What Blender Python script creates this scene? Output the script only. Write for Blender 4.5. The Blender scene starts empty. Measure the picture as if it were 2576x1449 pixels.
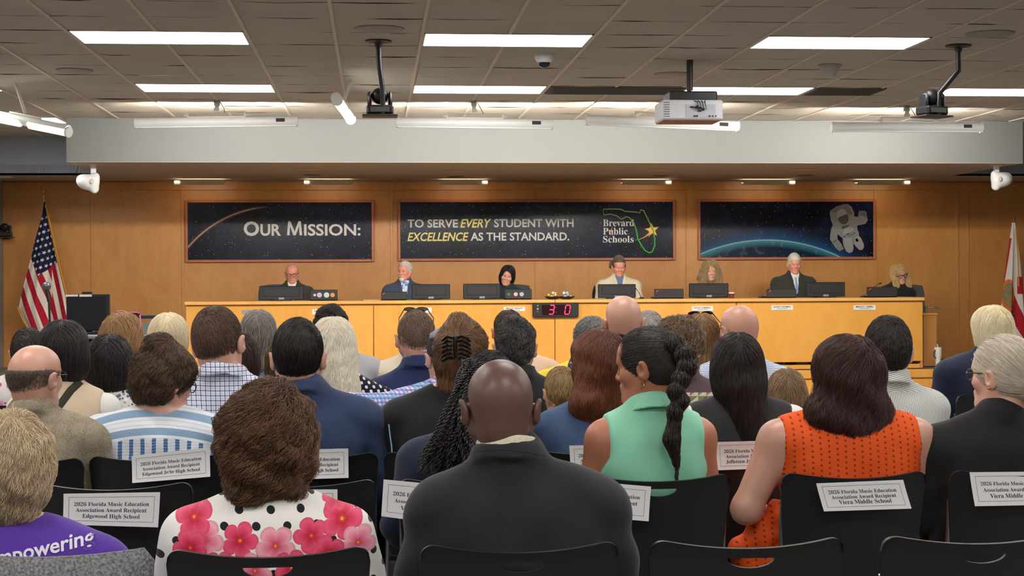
import bpy, math, random
import numpy as np
from mathutils import Vector, Matrix
from mathutils.bvhtree import BVHTree

SC = bpy.context.scene
COL = SC.collection
RND = random.Random(7)

# ------------------------------------------------------------------ camera
IMG_W, IMG_H, FPX = 2576.0, 1449.0, 4050.0
CAM_Z, YAW, PITCH, ROLL = 1.45, 0.085, -0.0072, 0.0047
_f0 = Vector((math.sin(YAW), math.cos(YAW), 0)); _r0 = Vector((math.cos(YAW), -math.sin(YAW), 0)); _u0 = Vector((0, 0, 1))
CF = _f0 * math.cos(PITCH) + _u0 * math.sin(PITCH)
_u1 = _u0 * math.cos(PITCH) - _f0 * math.sin(PITCH)
CR = _r0 * math.cos(ROLL) - _u1 * math.sin(ROLL)
CU = _r0 * math.sin(ROLL) + _u1 * math.cos(ROLL)
cam_data = bpy.data.cameras.new('camera')
cam_data.sensor_width = 36.0
cam_data.lens = 36.0 * FPX / IMG_W
cam_data.clip_start = 0.05; cam_data.clip_end = 200
cam = bpy.data.objects.new('camera', cam_data); COL.objects.link(cam)
_m = Matrix((CR, CU, -CF)).transposed().to_4x4(); _m.translation = Vector((0, 0, CAM_Z))
cam.matrix_world = _m
SC.camera = cam

def P(px, py, Y):
    """world point on the plane y = Y seen at a photo pixel"""
    d = CF + CR * ((px - IMG_W / 2) / FPX) - CU * ((py - IMG_H / 2) / FPX)
    t = Y / d.y
    return Vector((0, 0, CAM_Z)) + d * t
def PZ(px, py, Z):
    d = CF + CR * ((px - IMG_W / 2) / FPX) - CU * ((py - IMG_H / 2) / FPX)
    t = (Z - CAM_Z) / d.z
    return Vector((0, 0, CAM_Z)) + d * t

# ------------------------------------------------------------------ world and exposure
SC.view_settings.view_transform = 'Standard'
SC.view_settings.look = 'None'
SC.view_settings.exposure = 0.0
SC.view_settings.gamma = 1.0
SC.view_settings.use_curve_mapping = False
SC.cycles.use_denoising = True
SC.cycles.max_bounces = 5
SC.cycles.use_adaptive_sampling = True
SC.cycles.adaptive_threshold = 0.025
SC.cycles.diffuse_bounces = 3
SC.cycles.sample_clamp_indirect = 4.0
W = bpy.data.worlds.new('world'); SC.world = W; W.use_nodes = True
W.node_tree.nodes['Background'].inputs[0].default_value = (1, 0.97, 0.93, 1)
W.node_tree.nodes['Background'].inputs[1].default_value = 0.12

PANEL_STRENGTH = 15.0      # the ceiling troffers
SPOT_STRENGTH = 520.0      # tubes of the hanging stage fixtures
WASH_STRENGTH = 14.0      # recessed slots over the dais

CEIL_Z = CAM_Z + 1.70
LOW_Z = 2.687
WALL_Y, SOF_Y, REC_Y = 21.2, 17.4, 19.6
PLAT_Y, PLAT_Z, DESK_Y = 18.7, 0.32, 18.95

# ------------------------------------------------------------------ materials
def S(c):                                   # sRGB 0-255 -> linear
    r = []
    for v in c:
        v = v / 255.0
        r.append(v / 12.92 if v <= 0.04045 else ((v + 0.055) / 1.055) ** 2.4)
    return tuple(r)

class E:                                    # tiny shader-expression helper
    def __init__(s, nt, v): s.nt, s.v = nt, v
    def _m(s, op, *a):
        n = s.nt.nodes.new('ShaderNodeMath'); n.operation = op
        for i, x in enumerate((s,) + a):
            if isinstance(x, E): x = x.v
            if isinstance(x, (int, float)): n.inputs[i].default_value = x
            else: s.nt.links.new(x, n.inputs[i])
        return E(s.nt, n.outputs[0])
    def __add__(s, o): return s._m('ADD', o)
    def __sub__(s, o): return s._m('SUBTRACT', o)
    def __mul__(s, o): return s._m('MULTIPLY', o)
    def __truediv__(s, o): return s._m('DIVIDE', o)
    def lt(s, o): return s._m('LESS_THAN', o)
    def gt(s, o): return s._m('GREATER_THAN', o)
    def fract(s): return s._m('FRACT')
    def floor(s): return s._m('FLOOR')
    def sin(s): return s._m('SINE')
    def cos(s): return s._m('COSINE')
    def abs(s): return s._m('ABSOLUTE')
    def pw(s, e): return s._m('POWER', e)
    def mod(s, e): return s._m('FLOORED_MODULO', e)
    def mx(s, o): return s._m('MAXIMUM', o)
    def mn(s, o): return s._m('MINIMUM', o)
    def atan2(s, o): return s._m('ARCTAN2', o)
    def clamp(s): return s._m('MAXIMUM', 0.0)._m('MINIMUM', 1.0)

class Mat:
    def __init__(s, name, col=(.5, .5, .5), rough=.6, metal=0.0, spec=.5):
        s.m = bpy.data.materials.new(name); s.m.use_nodes = True
        s.nt = s.m.node_tree; s.b = s.nt.nodes['Principled BSDF']
        s.b.inputs['Base Color'].default_value = (*col, 1)
        s.b.inputs['Roughness'].default_value = rough
        s.b.inputs['Metallic'].default_value = metal
        s.b.inputs['Specular IOR Level'].default_value = spec
        s.m.diffuse_color = (*col, 1)
    def co(s, kind='Object'):
        n = s.nt.nodes.new('ShaderNodeTexCoord')
        return n.outputs[kind]
    def xyz(s, kind='Object'):
        n = s.nt.nodes.new('ShaderNodeSeparateXYZ'); s.nt.links.new(s.co(kind), n.inputs[0])
        return [E(s.nt, n.outputs[i]) for i in range(3)]
    def noise(s, scale=5, detail=3, rough=.5, stretch=None, kind='Object', dist=0):
        n = s.nt.nodes.new('ShaderNodeTexNoise'); v = s.co(kind)
        if stretch:
            mp = s.nt.nodes.new('ShaderNodeMapping'); s.nt.links.new(v, mp.inputs[0]); mp.inputs['Scale'].default_value = stretch; v = mp.outputs[0]
        s.nt.links.new(v, n.inputs['Vector']); n.inputs['Scale'].default_value = scale
        n.inputs['Detail'].default_value = detail; n.inputs['Roughness'].default_value = rough; n.inputs['Distortion'].default_value = dist
        return E(s.nt, n.outputs[0])
    def voro(s, scale=5, out=0, rand=1.0, stretch=None):
        n = s.nt.nodes.new('ShaderNodeTexVoronoi'); v = s.co()
        if stretch:
            mp = s.nt.nodes.new('ShaderNodeMapping'); s.nt.links.new(v, mp.inputs[0]); mp.inputs['Scale'].default_value = stretch; v = mp.outputs[0]
        s.nt.links.new(v, n.inputs['Vector']); n.inputs['Scale'].default_value = scale; n.inputs['Randomness'].default_value = rand
        if out == 1:
            sp = s.nt.nodes.new('ShaderNodeSeparateXYZ'); s.nt.links.new(n.outputs[1], sp.inputs[0]); return E(s.nt, sp.outputs[0])
        return E(s.nt, n.outputs[0])
    def mix(s, f, a, b):
        n = s.nt.nodes.new('ShaderNodeMix'); n.data_type = 'RGBA'
        for i, x in ((0, f), (6, a), (7, b)):
            if isinstance(x, E): x = x.v
            if isinstance(x, (int, float)): n.inputs[i].default_value = x
            elif isinstance(x, tuple): n.inputs[i].default_value = (*x, 1)[:4]
            else: s.nt.links.new(x, n.inputs[i])
        return n.outputs[2]
    def color(s, sock): s.nt.links.new(sock, s.b.inputs['Base Color']); return s
    def bump(s, e, strength=.3, dist=.01):
        n = s.nt.nodes.new('ShaderNodeBump'); n.inputs['Strength'].default_value = strength; n.inputs['Distance'].default_value = dist
        s.nt.links.new(e.v, n.inputs['Height']); s.nt.links.new(n.outputs[0], s.b.inputs['Normal']); return s
    def ramp(s, e, stops):
        n = s.nt.nodes.new('ShaderNodeValToRGB'); s.nt.links.new(e.v, n.inputs[0])
        el = n.color_ramp.elements
        while len(el) < len(stops): el.new(.5)
        for q, (p, c) in zip(el, stops): q.position = p; q.color = (*c, 1)
        return n.outputs[0]

MATS = {}
def mat(name, c=(128, 128, 128), rough=.6, metal=0., spec=.5):
    if name not in MATS: MATS[name] = Mat(name, S(c), rough, metal, spec).m
    return MATS[name]
def emit(name, c, strength):
    if name not in MATS:
        m = Mat(name, S(c)); m.b.inputs['Emission Color'].default_value = (*S(c), 1); m.b.inputs['Emission Strength'].default_value = strength
        m.m.cycles.emission_sampling = 'FRONT_BACK' if strength > 3 else 'NONE'
        MATS[name] = m.m
    return MATS[name]
def wood(name, c1, c2, sc=1.0, rough=.35):
    m = Mat(name, S(c1), rough)
    a = m.noise(1.3 * sc, 4, .6, (1.0, 1.0, .35)); b = m.noise(40 * sc, 2, .5, (1.0, 1.0, .05)); c = m.noise(5 * sc, 3, .6, (1, 1, .4), dist=1.5)
    f = ((a * 1.1 + b * .22 + c * .9 - .62) * 1.25).clamp()
    m.color(m.mix(f, S(c2), S(c1))); m.bump(b, .04, .002)
    MATS[name] = m.m; return m.m
def cloth(name, c, c2=None, rough=.85, weave=900, bump=.25, fold=.35):
    m = Mat(name, S(c), rough, spec=.25)
    m.b.inputs['Sheen Weight'].default_value = .15
    n = m.noise(9, 4, .6); w = m.noise(weave, 1)
    if c2: m.color(m.mix((m.noise(weave * .5, 2) * 1.6 - .3).clamp(), S(c2), S(c)))
    m.bump(n * fold * 3 + w * .12, bump, .012)
    return m

# ------------------------------------------------------------------ mesh builder
class MB:
    def __init__(s): s.v, s.f, s.mi = [], [], []
    def add(s, vs, fs, mi=0):
        o = len(s.v); s.v += [tuple(v) for v in vs]; s.f += [tuple(i + o for i in f) for f in fs]; s.mi += [mi] * len(fs); return s
    def box(s, c, d, R=None, bev=0.0, mi=0):
        hx, hy, hz = d[0] / 2, d[1] / 2, d[2] / 2
        R = R or Matrix.Identity(3); c = Vector(c)
        if bev <= 0:
            vs = [c + R @ Vector((x * hx, y * hy, z * hz)) for x in (-1, 1) for y in (-1, 1) for z in (-1, 1)]
            return s.add(vs, [(0, 1, 3, 2), (4, 6, 7, 5), (0, 4, 5, 1), (2, 3, 7, 6), (0, 2, 6, 4), (1, 5, 7, 3)], mi)
        b = min(bev, hx * .95, hy * .95, hz * .95)
        import itertools
        vs, idx = [], {}
        for sx, sy, sz in itertools.product((-1, 1), repeat=3):
            for ax in range(3):
                p = [sx * (hx - b), sy * (hy - b), sz * (hz - b)]; p[ax] = (sx * hx, sy * hy, sz * hz)[ax]
                idx[(sx, sy, sz, ax)] = len(vs); vs.append(c + R @ Vector(p))
        g = idx; fs = []
        for ax in range(3):
            o = [a for a in range(3) if a != ax]
            for sg in (-1, 1):
                q = []
                for a, bb in ((-1, -1), (1, -1), (1, 1), (-1, 1)):
                    k = [0, 0, 0]; k[ax] = sg; k[o[0]] = a; k[o[1]] = bb; q.append(g[(*k, ax)])
                fs.append(tuple(q))
            for a, bb in itertools.product((-1, 1), repeat=2):   # edge chamfers parallel to ax
                k1 = [0, 0, 0]; k1[o[0]] = a; k1[o[1]] = bb
                k0 = list(k1); k0[ax] = -1; k2 = list(k1); k2[ax] = 1
                fs.append((g[(*k0, o[0])], g[(*k2, o[0])], g[(*k2, o[1])], g[(*k0, o[1])]))
        for k in itertools.product((-1, 1), repeat=3): fs.append((g[(*k, 0)], g[(*k, 1)], g[(*k, 2)]))
        return s.add(vs, fs, mi)
    def tube(s, pts, r, n=10, cap=True, mi=0, flat=1.0):
        pts = [Vector(p) for p in pts]; rs = r if isinstance(r, (list, tuple)) else [r] * len(pts)
        vs, fs = [], []; ref = None
        for i, p in enumerate(pts):
            t = (pts[min(i + 1, len(pts) - 1)] - pts[max(i - 1, 0)]).normalized()
            if ref is None: ref = Vector((0, 0, 1)) if abs(t.z) < .9 else Vector((1, 0, 0))
            a = t.cross(ref).normalized(); b = a.cross(t).normalized(); ref = b if abs(t.dot(b)) < .9 else ref
            for k in range(n):
                w = 2 * math.pi * k / n; vs.append(p + a * math.cos(w) * rs[i] + b * math.sin(w) * rs[i] * flat)
        for i in range(len(pts) - 1):
            for k in range(n): fs.append((i * n + k, i * n + (k + 1) % n, (i + 1) * n + (k + 1) % n, (i + 1) * n + k))
        if cap: fs += [tuple(range(n))[::-1], tuple(range((len(pts) - 1) * n, len(pts) * n))]
        return s.add(vs, fs, mi)
    def lathe(s, prof, n=24, c=(0, 0, 0), R=None, mi=0, sx=1, sy=1):
        R = R or Matrix.Identity(3); c = Vector(c); vs, fs = [], []
        for r, z in prof:
            for k in range(n):
                w = 2 * math.pi * k / n; vs.append(c + R @ Vector((r * sx * math.cos(w), r * sy * math.sin(w), z)))
        m = len(prof)
        for i in range(m - 1):
            for k in range(n): fs.append((i * n + k, i * n + (k + 1) % n, (i + 1) * n + (k + 1) % n, (i + 1) * n + k))
        if prof[0][0] > 1e-5: fs.append(tuple(range(n))[::-1])
        if prof[-1][0] > 1e-5: fs.append(tuple(range((m - 1) * n, m * n)))
        return s.add(vs, fs, mi)
    def ball(s, c, r, n=12, mi=0, R=None):
        rr = (r, r, r) if isinstance(r, (int, float)) else r
        R = R or Matrix.Identity(3)
        m = n // 2 + 1; vs, fs = [], []
        for i in range(m + 1):
            a = math.pi * i / m
            for k in range(n):
                w = 2 * math.pi * k / n
                vs.append(Vector(c) + R @ Vector((rr[0] * math.sin(a) * math.cos(w), rr[1] * math.sin(a) * math.sin(w), rr[2] * math.cos(a))))
        for i in range(m):
            for k in range(n): fs.append((i * n + k, (i + 1) * n + k, (i + 1) * n + (k + 1) % n, i * n + (k + 1) % n))
        return s.add(vs, fs, mi)
    def prism(s, poly, y0, y1, mi=0, axis='y', R=None, c=(0, 0, 0)):
        n = len(poly); R = R or Matrix.Identity(3); c = Vector(c)
        if axis == 'y': vs = [(p[0], y0, p[1]) for p in poly] + [(p[0], y1, p[1]) for p in poly]
        elif axis == 'x': vs = [(y0, p[0], p[1]) for p in poly] + [(y1, p[0], p[1]) for p in poly]
        else: vs = [(p[0], p[1], y0) for p in poly] + [(p[0], p[1], y1) for p in poly]
        vs = [c + R @ Vector(v) for v in vs]
        fs = [tuple(range(n)), tuple(range(n, 2 * n))[::-1]] + [(i, i + n, (i + 1) % n + n, (i + 1) % n) for i in range(n)]
        return s.add(vs, fs, mi)
    def build(s, name, m=None, parent=None, smooth=False, loc=None, angle=None):
        me = bpy.data.meshes.new(name); me.from_pydata(s.v, [], s.f)
        ms = m if isinstance(m, (list, tuple)) else [m]
        for q in ms: me.materials.append(q.m if isinstance(q, Mat) else q)
        if any(s.mi): me.polygons.foreach_set('material_index', s.mi)
        me.validate(); me.update()
        import bmesh
        bm = bmesh.new(); bm.from_mesh(me); bmesh.ops.recalc_face_normals(bm, faces=bm.faces); bm.to_mesh(me); bm.free()
        if smooth:
            me.polygons.foreach_set('use_smooth', [True] * len(me.polygons))
            me.set_sharp_from_angle(angle=math.radians(angle or 40))
        o = bpy.data.objects.new(name, me); COL.objects.link(o)
        if parent is not None: o.parent = parent
        if loc is not None: o.location = loc
        return o

def tag(o, label=None, cat=None, group=None, kind=None):
    if label: o['label'] = label
    if cat: o['category'] = cat
    if group: o['group'] = group
    if kind: o['kind'] = kind
    return o
def thing(name, label, cat, loc=(0, 0, 0), rz=0, group=None):
    o = bpy.data.objects.new(name, None); COL.objects.link(o); o.location = loc; o.rotation_euler = (0, 0, rz); o.empty_display_size = .1
    return tag(o, label, cat, group)
def struct(name, mb, m, **k):
    return tag(mb.build(name, m, **k), kind='structure')
def copy_tree(o, parent=None):
    c = o.copy(); COL.objects.link(c)
    if parent is not None: c.parent = parent
    for ch in list(o.children): copy_tree(ch, c)
    return c
def Rz(a): return Matrix.Rotation(a, 3, 'Z')
def Rx(a): return Matrix.Rotation(a, 3, 'X')
def Ry(a): return Matrix.Rotation(a, 3, 'Y')

def bolds(t):                               # serif bold letters
    o = ''
    for ch in t:
        k = ord(ch)
        if 65 <= k <= 90: o += chr(0x1D400 + k - 65)
        elif 97 <= k <= 122: o += chr(0x1D41A + k - 97)
        elif 48 <= k <= 57: o += chr(0x1D7CE + k - 48)
        else: o += ch
    return o
def text_mesh(t, size=.1, align='CENTER', offset=0.0, shear=0.0, extrude=0.0005, spacing=1.0, line=1.0, width=None):
    """text as (verts, faces) lying in local XZ, facing -Y"""
    c = bpy.data.curves.new('tmp', 'FONT'); c.body = t; c.size = size; c.align_x = align; c.offset = offset; c.shear = shear
    c.space_character = spacing; c.space_line = line; c.resolution_u = 3; c.extrude = extrude
    o = bpy.data.objects.new('tmp', c); COL.objects.link(o); bpy.context.view_layer.update()
    dg = bpy.context.evaluated_depsgraph_get(); me = o.evaluated_get(dg).to_mesh()
    vs = [Vector((v.co.x, -v.co.z, v.co.y)) for v in me.vertices]; fs = [tuple(p.vertices) for p in me.polygons]
    o.evaluated_get(dg).to_mesh_clear(); bpy.data.objects.remove(o); bpy.data.curves.remove(c)
    if width and vs:
        xs = [v.x for v in vs]; k = width / (max(xs) - min(xs)); x0 = min(xs) if align == 'LEFT' else 0
        vs = [Vector(((v.x - x0) * k + x0, v.y, v.z)) for v in vs]
    return vs, fs
def put_text(mb, t, pos, size, R=None, mi=0, **k):
    vs, fs = text_mesh(t, size, **k); R = R or Matrix.Identity(3)
    mb.add([Vector(pos) + R @ v for v in vs], fs, mi)
# ------------------------------------------------------------------ room shell
M_WALLWOOD = wood('maple_wall', (212, 152, 84), (190, 124, 60), 1.0, .38)
M_DESKWOOD = wood('maple_desk', (233, 172, 84), (218, 150, 62), .8, .3)
M_EDGEWOOD = wood('maple_edge', (236, 182, 104), (222, 160, 82), 1.5, .35)
M_CORDWOOD = wood('cherry_frame', (190, 115, 80), (165, 92, 58), 1.0, .4)
def paint(name, c):
    m = Mat(name, S(c), .9, spec=.2); m.bump(m.noise(120, 3), .08, .002); MATS[name] = m.m; return m.m
M_SOFFIT = paint('sage_paint', (122, 123, 122))
M_REC = paint('grey_paint', (158, 163, 172))
M_LOWC = paint('lower_ceiling_paint', (176, 158, 140))
M_SIDE = paint('side_wall_paint', (150, 146, 136))
XL, XR = -7.5, 8.5
WX0 = P(8, 600, WALL_Y).x            # left end of the wood wall
# carpet
cm = Mat('grey_carpet', S((128, 126, 124)), .95, spec=.1)
cx, cy, cz = cm.xyz()
cf = ((cm.noise(180, 3) * 1.2 - .1) * (((cy * 60 + cm.noise(14, 2) * 6).sin()) * .25 + .75)).clamp()
cm.color(cm.mix(cf, S((84, 83, 84)), S((168, 164, 160)))); cm.bump(cm.noise(400, 2), .4, .004)
struct('floor', MB().box((.5, 9, -.05), (18, 26, .1)), cm.m)
# tiled ceiling: separate 2ft cells with a little sag, on a T grid
T = .61
cx0, cy0 = -2.10 - T * 11, 11.25 - T * 23     # grid origin from the troffers
tm = Mat('ceiling_tile', S((176, 170, 160)), .95, spec=.1)
tm.color(tm.mix((tm.noise(.8, 3) * 1.4 - .2).clamp(), S((176, 166, 152)), S((200, 190, 176)))); tm.bump(tm.noise(260, 3), .25, .003)
tg = mat('ceiling_grid', (206, 194, 178), .6)
lamps_ij = [(c, k) for c in (7, 11, 15, 19, 23) for k in (3, 8, 13, 18, 23, 28)] + [(7, 33)]
LAMPS = {}
for (c, k) in lamps_ij: LAMPS[(c, k)] = 1
# in the photo columns sit at grid columns 0,4,8 ; the second row is the same pattern, its last lamp is one column to the right
mb = MB(); mg = MB(); rr = random.Random(3)
ni, nj = 32, 38
def is_lamp(i, j): return (i, j) in LAMPS or (i - 1, j) in LAMPS
for i in range(ni):
    for j in range(nj):
        x0, y0 = cx0 + i * T - 2 * T, cy0 + j * T
        if y0 > REC_Y or is_lamp(i - 2, j): continue
        g = .012; sag = rr.uniform(.0, .006); t1 = rr.uniform(-.004, .004)
        y1 = min(y0 + T, REC_Y + .1)
        v = []
        for a in range(5):
            for b in range(3):
                fx, fy = a / 4, b / 2
                z = CEIL_Z - sag * (4 * fx * (1 - fx)) - (.006 if b != 1 else 0) * rr.random() + .004 + t1 * (fx - .5)
                v.append((x0 + g + (T - 2 * g) * fx, y0 + g * .5 + (y1 - y0 - g) * fy, z))
        mb.add(v, [(a * 3 + b, a * 3 + b + 1, a * 3 + b + 4, a * 3 + b + 3) for a in range(4) for b in range(2)])
mb.box((.5, 8, CEIL_Z + .09), (20, 25, .06), mi=1)
for i in range(ni + 1):
    x = cx0 + (i - 2) * T; j = 0
    for j in range(nj):
        y0 = cy0 + j * T
        if (i - 3, j) in LAMPS or y0 > REC_Y: continue
        mb.box((x, y0 + T / 2, CEIL_Z + .004), (.024, T, .02), mi=2)
for j in range(nj + 1):
    y = cy0 + j * T
    if y < REC_Y: mb.box((.5, y, CEIL_Z + .012), (20, .016, .02), mi=2)
struct('ceiling', mb, [tm.m, mat('plenum_dark', (40, 38, 36), .9), tg])

# walls
def wall_box(name, x0, x1, y0, y1, z0, z1, m):
    return struct(name, MB().box(((x0 + x1) / 2, (y0 + y1) / 2, (z0 + z1) / 2), (x1 - x0, y1 - y0, z1 - z0)), m)
wall_box('wall_back', -9, 10, -4.2, -4.0, 0, CEIL_Z, M_SIDE)
wall_box('wall_left', WX0 - .3, WX0, -4, WALL_Y, 0, CEIL_Z, M_SIDE)
wall_box('wall_right', 9.3, 9.5, -4, WALL_Y, 0, CEIL_Z, M_SIDE)
# front wall of maple panels with thin proud battens at the joints
mb = MB(); mb.box(((WX0 + 9.3) / 2, WALL_Y + .1, 1.5), (9.3 - WX0, .2, 3.4))
for px in (232, 460, 985, 1345, 1725, 1990, 2202, 2408, 2436):
    x = P(px, 600, WALL_Y).x; mb.box((x, WALL_Y - .004, 1.4), (.035 if px in (232, 460, 985, 2202, 2408) else .008, .014, 2.9), bev=.002)
z = P(1288, 478, WALL_Y).z
mb.box(((WX0 + 9.3) / 2, WALL_Y - .012, (z + LOW_Z) / 2), (9.3 - WX0, .03, LOW_Z - z))
struct('wall_front', mb, M_WALLWOOD)
# soffits (bulkheads) and the low ceiling over the dais
sx0 = P(167, 360, SOF_Y).x; sx1 = P(2573, 360, SOF_Y).x
mb = MB(); top = CEIL_Z + .05
mb.box(((sx0 + sx1) / 2, SOF_Y + 1.1, (LOW_Z + top) / 2), (sx1 - sx0, 2.2, top - LOW_Z))
struct('trim_1', mb, M_SOFFIT)
LZ2 = LOW_Z + .02
mb = MB()
mb.box(((WX0 + sx0) / 2, REC_Y + .2, (LZ2 + top) / 2), (sx0 - WX0, .4, top - LZ2)); mb.box(((9.3 + sx1) / 2, REC_Y + .2, (LZ2 + top) / 2), (9.3 - sx1, .4, top - LZ2))
struct('trim_2', mb, M_REC)
lc = MB(); lc.box(((WX0 + 9.3) / 2, (REC_Y + WALL_Y) / 2 + .05, LZ2 + .05), (9.3 - WX0, WALL_Y - REC_Y + .1, .1)); lc.box(((sx0 + sx1) / 2, SOF_Y + 1.1, LOW_Z - .002), (sx1 - sx0 - .001, 2.198, .006))
struct('ceiling_lower', lc, M_LOWC)
# raised platform with lip
px1 = 9.3
mb = MB(); mb.box(((WX0 + px1) / 2, (PLAT_Y + WALL_Y) / 2 + .03, PLAT_Z / 2 - .004), (px1 - WX0, WALL_Y - PLAT_Y - .06, PLAT_Z - .008)); struct('floor_platform', mb, mat('platform_carpet', (120, 110, 100), .9))
mb = MB(); mb.box(((WX0 + px1) / 2, PLAT_Y + .012, PLAT_Z / 2), (px1 - WX0, .024, PLAT_Z)); mb.box(((WX0 + px1) / 2, PLAT_Y + .0, PLAT_Z - .05), (px1 - WX0, .05, .1), bev=.008)
struct('trim_3', mb, M_DESKWOOD)

# ------------------------------------------------------------------ troffers
def troffer(c, k, label):
    x = cx0 + (c - 0) * T; y = cy0 + k * T
    t = thing('ceiling_light', label, 'ceiling light', (x + T, y + T / 2, CEIL_Z), 0, 'recessed ceiling light panels')
    f = MB()
    for sx in (-1, 1): f.box((sx * (T - .012), 0, .01), (.024, T, .03))
    for sy in (-1, 1): f.box((0, sy * (T / 2 - .008), .01), (2 * T, .016, .03))
    f.build('frame', tg, t)
    MB().box((0, 0, .004), (2 * T - .05, T - .03, .01)).build('diffuser', emit('troffer_glow', (255, 252, 248), PANEL_STRENGTH), t)
    return t
names = {(11, 23): 'bright ceiling panel, left one of the row nearer the camera', (15, 23): 'bright ceiling panel beside the white dome camera, middle of the near row',
         (19, 23): 'bright ceiling panel, right one of the near row, before the conical access point',
         (11, 28): 'bright ceiling panel just above the left hanging white fixture', (15, 28): 'bright ceiling panel above the second hanging fixture, far row',
         (19, 28): 'bright ceiling panel partly hidden by the projector pole', (23, 28): 'bright ceiling panel at the right edge behind the bent camera pole',
         (7, 33): 'short bright ceiling panel behind the lit fixture at the far left'}
for (c, k) in sorted(set(lamps_ij)):
    troffer(c, k, names.get((c, k), 'bright recessed panel in the ceiling behind the viewer or beyond the frame'))
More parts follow.
